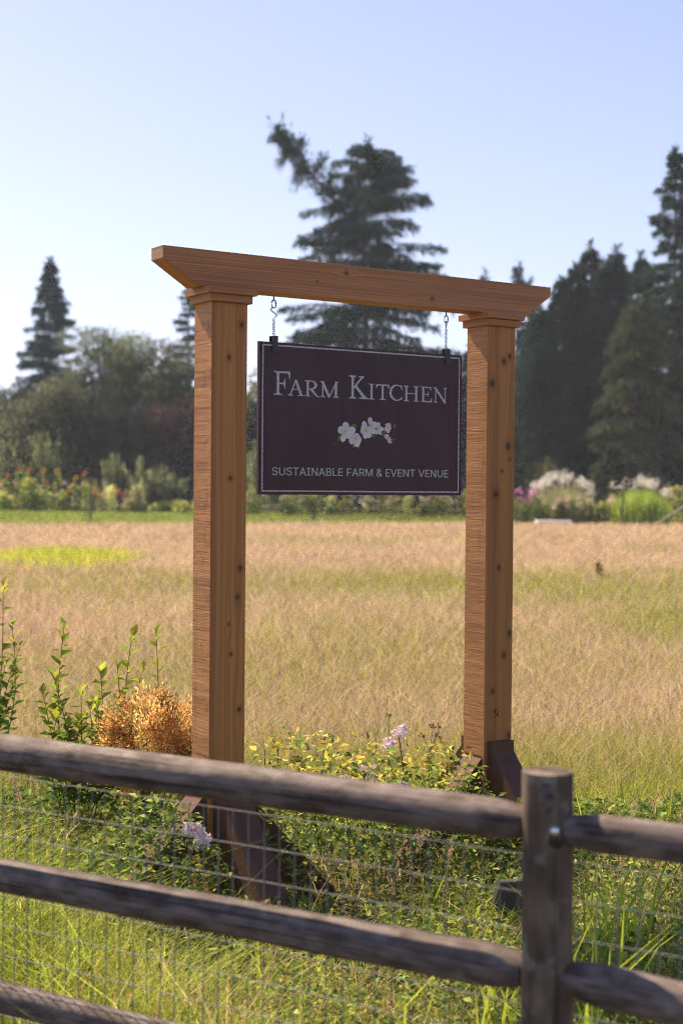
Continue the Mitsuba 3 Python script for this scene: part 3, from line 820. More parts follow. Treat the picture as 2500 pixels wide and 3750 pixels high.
v, f, c = blades(np.stack([x, y, relief(x, y) - .01], 1), hh, 0.0048 * r.uniform(.5, 1.6, n), 0.6, 0.5, col, r)
add('green_grass', (v, f), 'grass_mat', color=c, kind='stuff', label='bright green grass and dry wisps growing behind the fence', category='grass')
# tall bright blades, in tufts, close behind the fence
r = np.random.default_rng(21)
tufts = {'tall bright grass tuft close in front of the fence post, on its left': [(0.28, 4.75, 9, .55), (0.40, 4.85, 9, .62)],
         'grass tuft below the middle rail, under the foot of the left post': [(-0.22, 5.6, 10, .42), (-0.3, 6.0, 8, .38)],
         'grass tuft above the lowest rail at the left edge': [(-1.05, 5.2, 12, .45), (-0.95, 5.5, 9, .4)],
         'tallest grass tuft right of the fence post, below its middle rail': [(0.62, 5.0, 16, .62), (0.75, 5.3, 18, .62), (0.85, 4.9, 12, .66)],
         'tall grass tuft at the right edge between the two rails': [(0.95, 5.4, 18, .7), (1.05, 5.7, 18, .7), (1.2, 5.9, 18, .75)],
         'bright grass tuft above the top rail at the right edge': [(1.5, 8.3, 16, .4), (1.75, 8.5, 16, .4), (1.9, 8.1, 20, .45)],
         'bright grass tuft between the top and middle rails at the left edge': [(-1.3, 5.9, 16, .5), (-1.5, 6.4, 18, .5)],
         'grass tuft beside the dark wooden stub, left of the fence post': [(0.45, 6.35, 14, .35)]}
for lab, spots in tufts.items():
    parts = []
    for tx, ty, m, hh in spots:
        px = tx + r.normal(0, .05, m); py = ty + r.normal(0, .05, m)
        col = jitter((0.34, 0.42, 0.05), m, r, .2)
        parts.append(blades(np.stack([px, py, relief(px, py) - .02], 1), hh * r.uniform(.55, 1.1, m), 0.013 * r.uniform(.7, 1.3, m), 0.35, 0.35, col, r))
    v, f, c = cat(parts)
    add('grass_tuft', (v, f), 'grass_mat', color=c, label=lab, category='grass tuft', group='tall grass tufts behind the fence')


# dry grass stalks with seed heads
def seed_stalk(x, y, h, lean, r, head=0.10, col=(0.50, 0.36, 0.22), label=None, group='dry seed stalks'):
    k = thing('seed_stalk', label, 'grass stalk', group)
    t = np.linspace(0, 1, 7)
    p = np.stack([x + lean * h * t ** 2, y + 0 * t, relief(np.array([x]), np.array([y]))[0] + h * (t - .12 * abs(lean) * t * t)], 1)
    add('stalk', tube(p, np.linspace(.0022, .0012, 7), 5), 'straw_stem_mat', k)
    n = 46
    s = r.uniform(0, 1, n); d = p[-1] - p[-2]; d = d / np.linalg.norm(d)
    q = p[-1] - d * head * s[:, None] + r.normal(0, .003, (n, 3))
    dd = unit(d + r.normal(0, .35, (n, 3)))
    v, f, c = leaves(q, dd, rdir(n, r), 0.022, 0.006, jitter(col, n, r))
    add('seed_head', (v, f), 'straw_mat', k, color=c)


scene['straw_stem_mat'] = pr((0.40, 0.30, 0.17), 0.7)
r = np.random.default_rng(31)
for x, y, h, l, lab in ((-1.02, 5.25, .62, .15, 'dry seed stalk by the lowest rail at the left edge'), (-.42, 5.6, .46, .3, 'dry seed stalk crossing the middle rail left of the left post'), (-.16, 6.1, .52, .35, 'dry seed stalk before the foot of the left post'), (0.42, 6.0, .6, .1, 'dry seed stalk in the middle of the bed, between the rails'), (0.98, 5.2, .95, .1, 'tall dry seed stalk right of the fence post'), (1.12, 5.5, .9, .25, 'tall dry seed stalk leaning towards the right edge'), (-1.25, 6.1, .66, .2, 'dry seed stalk in the bright grass at the left edge'), (-1.36, 6.6, .7, -.2, 'dry seed stalk leaning left just under the top rail'), (1.5, 7.2, .55, .2, 'dry seed stalk behind the right hand top rail')):
    seed_stalk(x, y, h, l, r, label=lab)


# ------------------------------------------------------------------ individual plants near the frame
def leafy_stem(key, base, top, n, r, size, bow=0.05):
    base, top = np.asarray(base, float), np.asarray(top, float)
    t = np.linspace(0, 1, 8)
    side = np.array([r.normal(0, bow), r.normal(0, bow), 0])
    p = base + (top - base) * t[:, None] + side * np.sin(np.pi * t)[:, None]
    add('stem', tube(p, np.linspace(.005, .002, 8), 6), 'stem_mat', key, smooth=60)
    for j in range(n):
        s = 0.16 + 0.84 * (j + 0.5) / n
        q = np.array([np.interp(s, t, p[:, i]) for i in range(3)])
        az = j * 2.4 + r.normal(0, .4)
        d = np.array([[math.cos(az), math.sin(az), r.uniform(.1, .9) if s < .93 else 1.6]])
        nn = np.array([[-math.cos(az) * .6, -math.sin(az) * .6, 1.0]]) + r.normal(0, .35, (1, 3))
        L = size * r.uniform(.65, 1.2) * (1.05 - 0.35 * s)
        young = np.clip((s - .55) * 1.8, 0, 1)
        c = jitter(np.array([0.12, 0.21, 0.035]) * (1 - young) + np.array([0.36, 0.42, 0.04]) * young, 1, r, .22)
        v, f, cc = leaves(q[None], d, nn, L, L * .56, c, .18)
        add('leaf', (v, f), 'leaf_mat', key, color=cc)


r = np.random.default_rng(41)
sh = thing('leafy_shrub', 'young leafy shrub with upright green shoots left of the orange bush', 'shrub')
for bx_, by_, tx, ty, tz, n in ((-1.54, 8.3, -1.60, 8.3, 1.232, 28), (-1.50, 8.35, -1.50, 8.3, 0.86, 22), (-1.42, 8.3, -1.38, 8.25, 0.99, 24), (-1.56, 8.25, -1.70, 8.2, 0.86, 20), (-1.36, 8.3, -1.30, 8.3, 0.80, 20), (-1.5, 8.2, -1.47, 8.15, 0.72, 22), (-1.52, 8.25, -1.64, 8.2, 0.96, 24), (-1.5, 8.3, -1.44, 8.25, 0.78, 24), (-1.46, 8.3, -1.40, 8.2, 0.82, 24), (-1.55, 8.2, -1.60, 8.1, 0.74, 24), (-1.42, 8.25, -1.33, 8.2, 0.68, 22), (-1.6, 8.3, -1.55, 8.2, 0.68, 20)):
    leafy_stem(sh, (bx_, by_, 0.1), (tx, ty, tz), n + 8, r, 0.115)
sh = thing('leafy_shrub', 'young leafy shoots standing up behind the orange bush', 'shrub')
for bx_, by_, tx, ty, tz, n in ((-1.22, 8.45, -1.22, 8.4, 1.18, 17), (-1.10, 8.45, -1.08, 8.4, 1.20, 17), (-1.16, 8.4, -1.15, 8.4, 1.0, 12), (-1.26, 8.4, -1.31, 8.4, 1.03, 10)):
    leafy_stem(sh, (bx_, by_, 0.1), (tx, ty, tz), n + 8, r, 0.115)
sh = thing('leafy_shrub', 'leafy shrub cut by the left edge of the view above the fence', 'shrub')
for bx_, by_, tx, ty, tz, n in ((-2.33, 9.6, -2.26, 9.6, 1.40, 20), (-2.28, 9.6, -2.14, 9.6, .98, 24), (-2.3, 9.6, -2.2, 9.6, 1.12, 24), (-2.35, 9.5, -2.16, 9.5, .74, 22), (-2.40, 9.6, -2.36, 9.6, 1.2, 16), (-2.3, 9.55, -2.22, 9.5, .86, 14)):
    leafy_stem(sh, (bx_, by_, 0.1), (tx, ty, tz), n, r, 0.12)

# orange-brown dried bush
ob = thing('orange_bush', 'rounded bush with dried orange brown foliage beside the left post', 'bush')
r = np.random.default_rng(51)
cb = np.array([-1.045, 8.02, 0.60])
for k in range(14):
    e = rdir(1, r, .6)[0] * [.22, .22, .22]
    add('branch', tube(np.stack([cb * [1, 1, 0] + [0, 0, .1], cb * [1, 1, .0] + [0, 0, .35] + e * .5, cb + e * 1.0]), [.006, .004, .002], 5), 'stem_mat', ob)
n = 15000
cd = rdir(90, r)
cc_ = cb + cd * (0.26 * r.uniform(.3, 1.08, 90) ** .55)[:, None] * [1.0, 1.0, 1.0] + [0, 0, .01]
wh = r.integers(0, 90, n)
q = cc_[wh] + unit(cd[wh] + [0, 0, .5]) * r.uniform(-.05, .06, (n, 1)) + r.normal(0, .027, (n, 3))
btone = np.exp(r.normal(0, .28, 90))[wh][:, None]
d2 = unit(unit(q - cb) + r.normal(0, .55, (n, 3)) + [0, 0, .3])
v, f, c = leaves(q, d2, rdir(n, r), r.uniform(.018, .036, n), r.uniform(.007, .014, n), np.where((r.uniform(0, 1, n) < .12)[:, None], jitter((.30, .30, .10), n, r, .3), jitter((0.60, 0.35, 0.13), n, r, .34)) * btone)
add('foliage', (v, f), 'leaf_mat', ob, color=c, kind='stuff')


# phlox: pale lilac flower heads on stems
def phlox(x, y, z, rad, label, r, heads=((0, 0, 0),), stem_h=True):
    k = thing('phlox', label, 'flower', 'pale lilac phlox around the sign frame')
    g = relief(np.array([x]), np.array([y]))[0]
    p = np.stack([np.linspace(x + .04, x, 6), np.full(6, y), np.linspace(g, z, 6)], 1)
    p[1:-1] += r.normal(0, .006, (4, 3))
    add('stem', tube(p, .0032, 5), 'stem_mat', k)
    for s in np.linspace(.35, .85, 6):
        q = p[0] + (p[-1] - p[0]) * s
        az = r.uniform(0, 6.28)
        for w in (0, math.pi):
            v, f, c = leaves(q[None], np.array([[math.cos(az + w), math.sin(az + w), .35]]), np.array([[0, 0, 1.0]]), .075, .018, jitter((0.15, 0.22, 0.045), 1, r))
            add('leaf', (v, f), 'leaf_mat', k, color=c)
    vs = []
    for hx, hy, hz in heads:
        c0 = np.array([x + hx, y + hy, z + hz])
        m = 26
        dirs = rdir(m, r, .5)
        for dv in dirs:
            fc = c0 + dv * rad * r.uniform(.55, 1) * [1, 1, .85]
            nn = unit(dv + r.normal(0, .3, 3) + [0, -.3, 0])
            u1 = unit(np.cross(nn, [0.3, .1, 1])); u2 = np.cross(nn, u1)
            th = r.uniform(0, 6.28) + np.arange(5) * 2 * np.pi / 5
            d = u1 * np.cos(th)[:, None] + u2 * np.sin(th)[:, None]
            vs.append(leaves(np.tile(fc, (5, 1)), d + nn * .15, np.tile(nn, (5, 1)), .0145, .011, jitter((0.80, 0.68, 0.76), 5, r, .1, .03)))
    v, f, c = cat(vs)
    add('flower_head', (v, f), 'petal_mat', k, color=c)


r = np.random.default_rng(61)
phlox(0.304, 7.40, 0.775, .040, 'tallest pale lilac phlox, on a bare stem between the two posts', r, ((0, 0, 0), (.02, .02, .015), (-.045, 0, -.05), (-.06, 0, -.06)))
phlox(0.140, 7.20, 0.615, .042, 'pale lilac phlox head just above the top rail, middle of the bed', r, ((0, 0, .02), (.01, 0, -.02)))
phlox(0.250, 7.00, 0.575, .036, 'pale lilac phlox pair half hidden by the top rail', r, ((0, 0, 0), (.06, 0, .01), (-.05, .02, -.005)))
phlox(-0.675, 6.42, 0.515, .036, 'pale lilac phlox spray below the top rail, against the left post', r, ((0, 0, 0), (.03, 0, -.01), (.055, 0, -.025), (.075, 0, -.055), (.05, 0, -.07)))
phlox(0.024, 7.2, 0.585, .022, 'small pale lilac phlox head peeping over the top rail', r)


def spike(x, y, z, label, r, col, leafc, big=False):
    k = thing('bud_stem', label, 'plant stem')
    g = relief(np.array([x]), np.array([y]))[0]
    base = np.array([x - (.08 if big else .01), y, g])
    t = np.linspace(0, 1, 7)[:, None]
    p = base + (np.array([x, y, z]) - base) * np.hstack([t ** 1.5 if big else t, t, t])
    add('stem', tube(p, np.linspace(.003, .0016, 7), 5), 'stem_mat' if big else 'green_stem_mat', k)
    vs = []
    tips = [np.array([0, 0, 0])] + ([np.array([-.05, 0, -.05]), np.array([.02, 0, -.05]), np.array([.03, 0, -.005])] if big else [])
    for e in tips:
        n = 14
        q = np.array([x, y, z]) + e + r.normal(0, .006, (n, 3))
        vs.append(leaves(q, rdir(n, r, 1.2), rdir(n, r), .022, .008, jitter(col, n, r)))
        if np.any(e):
            add('side_stem', tube([p[5], p[5] + (np.array([x, y, z]) + e - p[5]) * .5, np.array([x, y, z]) + e], .0014, 4), 'stem_mat', k)
    v, f, c = cat(vs)
    add('bud', (v, f), 'leaf_mat', k, color=c)
    for s in np.linspace(.3, .9, 9 if leafc is not None else 0):
        q = p[0] + (p[-1] - p[0]) * s
        az = r.uniform(0, 6.28)
        v, f, c = leaves(q[None], np.array([[math.cos(az), math.sin(az), .5]]), np.array([[0, 0, 1.0]]), .06, .016, jitter(leafc, 1, r))
        add('leaf', (v, f), 'leaf_mat', k, color=c)


spike(0.49, 7.5, 0.80, 'brown dried seed head on a forked stem near the right post', r, (0.14, 0.09, 0.05), None, True)
spike(0.254, 7.4, 0.873, 'tallest green bud stem, beside the pale phlox', r, (0.18, 0.20, 0.06), (0.18, 0.26, 0.05))
spike(-0.085, 7.4, 0.746, 'thin green bud stem above the rail, nearer the left post', r, (0.13, 0.14, 0.06), (0.18, 0.26, 0.05))
spike(0.19, 7.45, 0.77, 'slender green stem left of the tallest phlox', r, (0.25, 0.28, 0.08), (0.26, 0.33, 0.06))
spike(0.827, 7.62, 0.857, 'thin dark dried stalk in front of the right post', r, (0.06, 0.045, 0.04), None)

# larger upright leaf shoots standing out of the bed
for x, y, z, n, lab in ((-0.28, 7.35, .72, 18, 'leafy shoot above the top rail, second from the left post'), (-0.10, 7.3, .71, 18, 'leafy shoot above the top rail, third from the left post'), (-0.40, 7.5, .68, 14, 'leafy shoot touching the right edge of the left post'), (0.50, 7.5, .64, 14, 'leafy shoot in the golden bed left of the right post')):
    sh = thing('leafy_shoot', lab, 'shoot', 'leafy shoots in the bed')
    leafy_stem(sh, (x, y, .2), (x + r.normal(0, .03), y, z), n, r, .07, .02)
# vine leaves at the foot of the right post
vk = thing('vine', 'trailing vine with rounded leaves at the foot of the right post', 'vine')
p = np.array([(0.78, 7.20, .30), (0.86, 7.10, .46), (0.93, 7.08, .53), (1.0, 7.06, .50), (1.05, 7.08, .40)])
add('stem', tube(p, .003, 5), 'green_stem_mat', vk)
for k in range(22):
    s = r.uniform(0, 1); q = np.array([np.interp(s, np.linspace(0, 1, 5), p[:, i]) for i in range(3)]) + r.normal(0, .012, 3)
    v, f, c = leaves(q[None], rdir(1, r, .3), np.array([[.2, -.8, .8]]) + r.normal(0, .3, (1, 3)), r.uniform(.035, .06), r.uniform(.03, .045), jitter((0.26, 0.34, 0.05), 1, r))
    add('leaf', (v, f), 'leaf_mat', vk, color=c)


# ------------------------------------------------------------------ trees
def conifer(label, x, y, H, R, seed, whorl=0.8, base=0.06, shape=0.85, col=(0.035, 0.05, 0.028), droop=0.25, per=6, dens=1.0, group=None, extra=None, spray=0.75, irregular=0.35, top_flat=0.0, vs=0.10):
    r = np.random.default_rng(seed)
    k = thing('conifer_tree', label, 'tree', group)
    zz = np.linspace(-.2, H * .985, 10)
    tr = [tube(np.stack([x + 0.01 * H * (meshkit.noise(np.stack([zz * .2, 0 * zz + seed, 0 * zz], -1)) - .5), y + 0 * zz, zz], 1), np.linspace(H * .014 + .08, .03, 10), 8)]
    limbs, fol = [], []
    z = H * base
    while z < H * 0.985:
        u = 1 - z / H
        Rz = R * min(1.0, (u / (1 - base)) ** shape + top_flat * S(0, .06, u)) * 1.0
        m = max(3, int(round(per * (0.6 + 0.5 * u))))
        for j in range(m):
            az = r.uniform(0, 2 * np.pi)
            L = Rz * r.uniform(1 - irregular * 1.6, 1.12)
            if L < 0.15:
                continue
            d = np.array([math.cos(az), math.sin(az), 0])
            t = np.linspace(0, 1, 6)
            up = r.uniform(.05, .35) + 0.5 * (z / H) ** 2
            zc = L * (up * t - (droop + up * .55) * t ** 2 + .12 * t ** 4)
            p = np.array([x, y, z]) + d * (L * t)[:, None] + [0, 0, 1] * zc[:, None]
            limbs.append(tube(p, np.linspace(.02 + .012 * L, .01, 6), 4, caps=False))
            nb = max(4, int(dens * (3 + 4.2 * L)))
            k2 = 9
            sb = np.clip((np.arange(nb) + r.uniform(.1, .9, nb)) / nb * .94 + .06, 0, 1)
            root = np.stack([np.interp(sb, t, p[:, i]) for i in range(3)], 1)
            sd = np.array([-d[1], d[0], 0])
            sign = np.where(np.arange(nb) % 2 == 0, 1.0, -1.0)[:, None]
            bl = (.22 + .34 * L * (1 - sb) ** .7 * (.35 + .65 * np.minimum(1, sb * 4)))[:, None] * r.uniform(.6, 1.25, (nb, 1))
            out = unit(sd * sign * r.uniform(.6, 1.1, (nb, 1)) + d * r.uniform(.35, .9, (nb, 1)))
            tt = np.tile(np.linspace(.12, 1, k2), nb)[:, None]
            o2, l2 = np.repeat(out, k2, 0), np.repeat(bl, k2, 0)
            n = nb * k2
            q = np.repeat(root, k2, 0) + o2 * l2 * tt + [0, 0, 1] * (-(droop * .7 + .1) * l2 * tt ** 2) + r.normal(0, .05, (n, 3))
            q[:, 2] -= np.abs(r.normal(0, vs, n)) * .8
            dd = unit(o2 * r.uniform(.3, 1, (n, 1)) + d * .3 + [0, 0, 1] * r.normal(-.25 - droop, .35, (n, 1)) + r.normal(0, .2, (n, 3)))
            ln = spray * .62 * r.uniform(.5, 1.15, n)
            fol.append(leaves(q, dd, rdir(n, r, .8), ln, ln * r.uniform(.22, .40, n), jitter(col, n, r, .16, .04) * (0.85 + .35 * tt)))
        z += whorl * r.uniform(.6, 1.4) * (0.45 + 0.7 * u)
    # leader
    n = int(40 * dens)
    q = np.stack([np.full(n, x), np.full(n, y), H - r.uniform(0, .09 * H, n)], 1)
    dd = unit(rdir(n, r) * [1, 1, .3] + [0, 0, .7])
    fol.append(leaves(q, dd, rdir(n, r), spray * r.uniform(.4, .9, n), spray * .25, jitter(col, n, r, .3, .06)))
    if extra:
        e_l, e_f = extra(r, col)
        limbs += e_l; fol += e_f
    add('trunk', tr[0], 'bark_mat', k, smooth=60)
    add('limbs', cat(limbs), 'bark_mat', k, smooth=True, kind='stuff')
    v, f, c = cat(fol)
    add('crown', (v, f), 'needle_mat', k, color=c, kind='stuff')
    return k


def fir_limb(r, col):
    p = np.array([(1.6, 125, 24.0), (0.6, 124.8, 25.2), (-0.56, 124.6, 26.6), (-2.2, 124.4, 28.4), (-3.8, 124.3, 30.3), (-5.0, 124.2, 31.9), (-5.75, 124.2, 33.2)])
    t = np.linspace(0, 1, 7)
    n = 900
    s = np.clip(r.beta(2.2, 1.3, n), .32, 1)
    q = np.stack([np.interp(s, t, p[:, i]) for i in range(3)], 1)
    w = 0.62 * np.clip(1.15 - 0.75 * (s - .3), .25, 1)[:, None]
    q = q + r.normal(0, 1, (n, 3)) * w * [.7, .8, .75]
    dd = unit(r.normal(0, .7, (n, 3)) + [-.5, 0, .1])
    f = [leaves(q, dd, rdir(n, r), r.uniform(.35, .85, n), r.uniform(.14, .28, n), jitter(col, n, r, .16, .04))]
    # hanging side sprays
    for s0, dx, dz in ((.55, .9, 1.7), (.62, -.9, -1.5), (.82, -.6, -1.9), (.74, .7, .9), (.9, -.9, -.4), (.44, .6, 1.5)):
        c0 = np.array([np.interp(s0, t, p[:, i]) for i in range(3)])
        n = 130
        g = r.uniform(0, 1, n)[:, None]
        q = c0 + g * np.array([dx, 0, dz]) + r.normal(0, .22, (n, 3))
        f.append(leaves(q, unit(np.array([dx, 0, dz]) * .5 + r.normal(0, .6, (n, 3))), rdir(n, r), r.uniform(.3, .7, n), r.uniform(.12, .22, n), jitter(col, n, r, .3, .06)))
    return [tube(p, np.linspace(.26, .06, 7), 6)], f


FIRC = (0.033, 0.060, 0.046)
conifer('tall conifer behind the sign, with one long bare limb leaning out to the left', 1.9, 125, 32.6, 11.6, 101, whorl=1.15, base=.04, shape=.66, col=FIRC, droop=.28, per=8, dens=1.2, vs=.26, extra=fir_limb, spray=.95, irregular=.42, top_flat=.12)
conifer('pointed spruce at the left, standing above the rounded trees', -28.5, 140, 24.1, 5.8, 102, whorl=.78, base=.08, shape=.82, col=(.05, .085, .078), droop=.24, per=8, dens=1.2, spray=.85, vs=.22)
conifer('spruce whose top shows just left of the left post', -16.1, 150, 23.0, 5.2, 103, whorl=1.1, base=.1, shape=.75, col=(.05, .08, .074), droop=.3, per=6, spray=.9)
for k, (x, y, h, lab) in enumerate(((14.8, 150, 24.9, 'small conifer top peeping over the right half of the beam'), (18.2, 150, 25.9, 'conifer top behind the right end of the beam, the taller of two'), (19.5, 151, 24.3, 'short conifer top behind the tapered right end of the beam'))):
    conifer(lab, x, y, h, 4.2, 110 + k, whorl=1.0, base=.1, shape=.9, col=(.05, .085, .078), per=5, dens=.8, spray=.9)
CED = (0.034, 0.058, 0.040)
STAND = 'conifers of the dense stand at the right'
for k, (x, y, h, R, lab) in enumerate((
        (14.3, 104, 15.2, 4.4, 'shorter dark conifer of the dense stand, just right of the right post'),
        (17.0, 112, 18.6, 4.6, 'dark conifer of the dense right stand, left shoulder of its skyline'),
        (18.4, 114, 20.0, 4.6, 'dark conifer of the dense right stand, left of its highest middle top'),
        (19.8, 116, 22.0, 4.4, 'dark conifer making the highest top in the middle of the right stand'),
        (20.3, 112, 19.9, 4.4, 'dark conifer of the right stand with a blunt top right of the middle one'),
        (22.0, 116, 21.6, 4.6, 'dark conifer of the right stand, next to the tall tree at the edge'),
        (23.2, 112, 20.5, 4.8, 'dark conifer leaning its shoulder against the tall right edge tree'))):
    conifer(lab, x, y, h, R, 120 + k, whorl=.62, base=.02, shape=.70, col=CED, droop=.42, per=8, dens=1.05, group=None, spray=.85, irregular=.28)
conifer('tallest conifer of the right stand, its thin top reaching highest at the right edge', 24.85, 108, 27.8, 6.8, 130, whorl=.85, base=.03, shape=.85, col=(.046, .076, .064), droop=.35, per=6, dens=1.0, spray=.95)
conifer('broad olive green conifer in front of the right stand, above the tall plume grass', 19.9, 97, 15.0, 4.0, 131, whorl=.5, base=.01, shape=.5, col=(.085, .105, .058), droop=.55, per=8, dens=1.0, spray=.9, irregular=.2)
conifer('low dark conifer in front of the right stand, beside the right post', 13.3, 97, 12.0, 3.2, 132, whorl=.55, base=.01, shape=.5, col=CED, droop=.5, per=7, dens=1.0, spray=.9, irregular=.2)
conifer('dark conifer at the right edge below the tallest top', 24.2, 99, 18.5, 4.9, 133, whorl=.55, base=.01, shape=.55, col=CED, droop=.5, per=7, dens=.9, spray=.95, irregular=.25)
conifer('dark conifer seen in the gap between the sign and the right post', 11.2, 120, 14.6, 3.4, 134, whorl=.6, base=.02, shape=.5, col=(.07, .08, .048), droop=.45, per=7, dens=.9, spray=.95, irregular=.25)


def broadleaf(name, label, category, x, y, H, R, seed, col, n=7000, leaf=.42, base=.16, squash=1.0, trunk=True, group=None, upright=0.0):
    r = np.random.default_rng(seed)
    k = thing(name, label, category, group)
    cz = H * (base + (1 - base) / 2); rz = H * (1 - base) / 2
    m = 44 if n > 4000 else 16
    dirs = rdir(m, r, .15)
    cl = np.array([x, y, cz]) + dirs * (r.uniform(.35, .86, m)[:, None] * np.array([R, R * squash, rz]))
    cr = r.uniform(.20, .38, m) * min(R, rz)
    if trunk:
        zz = np.linspace(-.1, cz, 5)
        add('trunk', tube(np.stack([np.full(5, x), np.full(5, y), zz], 1), np.linspace(H * .02 + .04, H * .01, 5), 8), 'bark_mat', k, smooth=60)
        add('limbs', cat([tube([(x, y, cz * .6), (np.array([x, y, cz * .8]) + c) / 2, c], [H * .008, H * .005, .02], 5) for c in cl]), 'bark_mat', k, smooth=True, kind='stuff')
    w = cr ** 2; w = w / w.sum()
    which = r.choice(m, n, p=w)
    dv = rdir(n, r)
    q = cl[which] + dv * (cr[which] * r.uniform(.45, 1.08, n) ** .6)[:, None]
    q[:, 2] = np.maximum(q[:, 2], .15)
    if upright:
        ns = 46
        fan = r.normal(0, .55, (ns, 2)); hs = H * r.uniform(.55, 1.06, ns)
        w2 = r.integers(0, ns, n); u = r.uniform(.04, 1, n) ** .7
        q = np.stack([x + fan[w2, 0] * R * u, y + fan[w2, 1] * R * u, hs[w2] * u * (1 - .12 * (fan[w2] ** 2).sum(1))], 1) + r.normal(0, .13, (n, 3)) * (1.2 - u)[:, None]
        q[:, 2] = np.maximum(q[:, 2], .1); which = w2 % m
        dv = unit(np.stack([fan[w2, 0], fan[w2, 1], 0 * u + .6], 1))
    dd = unit(dv + r.normal(0, .7, (n, 3)) + [0, 0, -.3 + upright])
    tone = np.exp(r.normal(0, .32, m))[which][:, None]
    v, f, c = leaves(q, dd, unit(dv + r.normal(0, .6, (n, 3)) + [0, 0, .5]), leaf * r.uniform(.5, 1.2, n), leaf * r.uniform(.3, .6, n), jitter(col, n, r, .15, .05) * tone)
    add('crown', (v, f), 'leaf_far_mat', k, color=c, kind='stuff')
    return k


scene['leaf_far_mat'] = {'type': 'principledthin', 'base_color': VC, 'roughness': 0.38, 'diff_trans': 1.2, 'spec_trans': 0.0, 'eta': 1.35}
BL = (0.115, 0.145, 0.065)
broadleaf('broadleaf_tree', 'largest rounded broadleaf tree at the left, its crown below the spruce top', 'tree', -21.2, 130, 19.0, 5.0, 201, BL, 13000)
broadleaf('broadleaf_tree', 'rounded broadleaf tree just left of the left post', 'tree', -15.4, 128, 15.6, 3.8, 202, (.10, .115, .055), 9000)
broadleaf('broadleaf_tree', 'dark broadleaf tree at the far left edge behind the flowers', 'tree', -33.0, 138, 13.4, 4.6, 203, (.06, .075, .05), 8000, base=.05)
broadleaf('broadleaf_tree', 'pale leaved tree in front of the pointed spruce', 'tree', -25.2, 122, 11.4, 4.0, 204, (.11, .12, .075), 8000, base=.05)
broadleaf('broadleaf_tree', 'olive tree in the gap between the left post and the sign', 'tree', -7.2, 125, 13.4, 2.9, 205, (.11, .115, .045), 6000, base=.05)
broadleaf('broadleaf_tree', 'olive broadleaf tree behind the right edge of the sign', 'tree', 8.2, 132, 16.5, 4.4, 206, (.09, .10, .045), 8000, base=.05)
broadleaf('broadleaf_tree', 'dark reddish broadleaf tree low beside the left post', 'tree', -14.2, 121, 9.6, 3.8, 207, (.05, .032, .032), 8000, base=.02)
broadleaf('broadleaf_tree', 'dark green tree low in the middle of the left woods', 'tree', -18.6, 122, 12.2, 4.3, 208, (.04, .048, .032), 9000, base=.02)
broadleaf('broadleaf_tree', 'dark green tree under the pointed spruce', 'tree', -23.0, 128, 13.2, 4.6, 209, (.045, .052, .038), 9000, base=.02)
broadleaf('broadleaf_tree', 'mid green tree at the left edge under the spruce', 'tree', -30.0, 126, 9.8, 4.0, 210, (.08, .09, .05), 8000, base=.02)
for k, (x, y, h, R, lab) in enumerate(((-24.0, 117, 6.5, 2.2, 'grey green bush tallest behind the yellow sunflowers'), (-18.2, 115, 4.4, 1.5, 'grey green bush behind the red flowers, the left one'), (-15.7, 115, 4.3, 1.9, 'grey green bush behind the red flowers, the right one'), (-13.2, 114, 3.0, 1.1, 'small grey green bush against the left post'), (-27.6, 118, 5.6, 2.0, 'grey green bush at the left edge behind the sunflowers'), (13.1, 92, 3.95, 1.1, 'small olive bush behind the white plumes'), (-6.9, 117, 5.6, 1.7, 'green bush low between the left post and the sign'))):
    broadleaf('bush', lab, 'bush', x, y, h, R, 230 + k, (.20, .23, .12) if k != 5 else (.10, .11, .045), 3200, leaf=.3, base=.03, trunk=False, upright=.9)

# far woods that close the view behind the trees
r = np.random.default_rng(71)
parts = []
for k in range(46):
    x = -70 + 3.1 * k + r.normal(0, 1); y = 190 + r.normal(0, 6); H = r.uniform(10, 15.5)
    n = 420
    u = r.uniform(0, 1, n) ** .6; az = r.uniform(0, 6.28, n)
    R = 3.6 * u ** .7 * r.uniform(.55, 1.1, n)
    q = np.stack([x + R * np.cos(az), y + R * np.sin(az), H * (1 - u)], 1)
    parts.append(leaves(q, unit(np.stack([np.cos(az), np.sin(az), -0.9 + 0 * az], 1)), rdir(n, r, .5), r.uniform(1.2, 2.2, n), r.uniform(.6, 1.0, n), jitter((.045, .055, .04), n, r, .25)))
v, f, c = cat(parts)
add('woods', (v, f), 'leaf_far_mat', color=c, kind='stuff', label='distant dark woods closing the view behind the trees', category='woods')


# ------------------------------------------------------------------ flower rows along the far edge of the field
def leaf_mass(n, pos, size, col, r, up=.6, s=.22):
    dd = rdir(n, r, up)
    return leaves(pos, dd, rdir(n, r, .6), size * r.uniform(.5, 1.3, n), size * r.uniform(.25, .5, n), jitter(col, n, r, s))


r = np.random.default_rng(81)


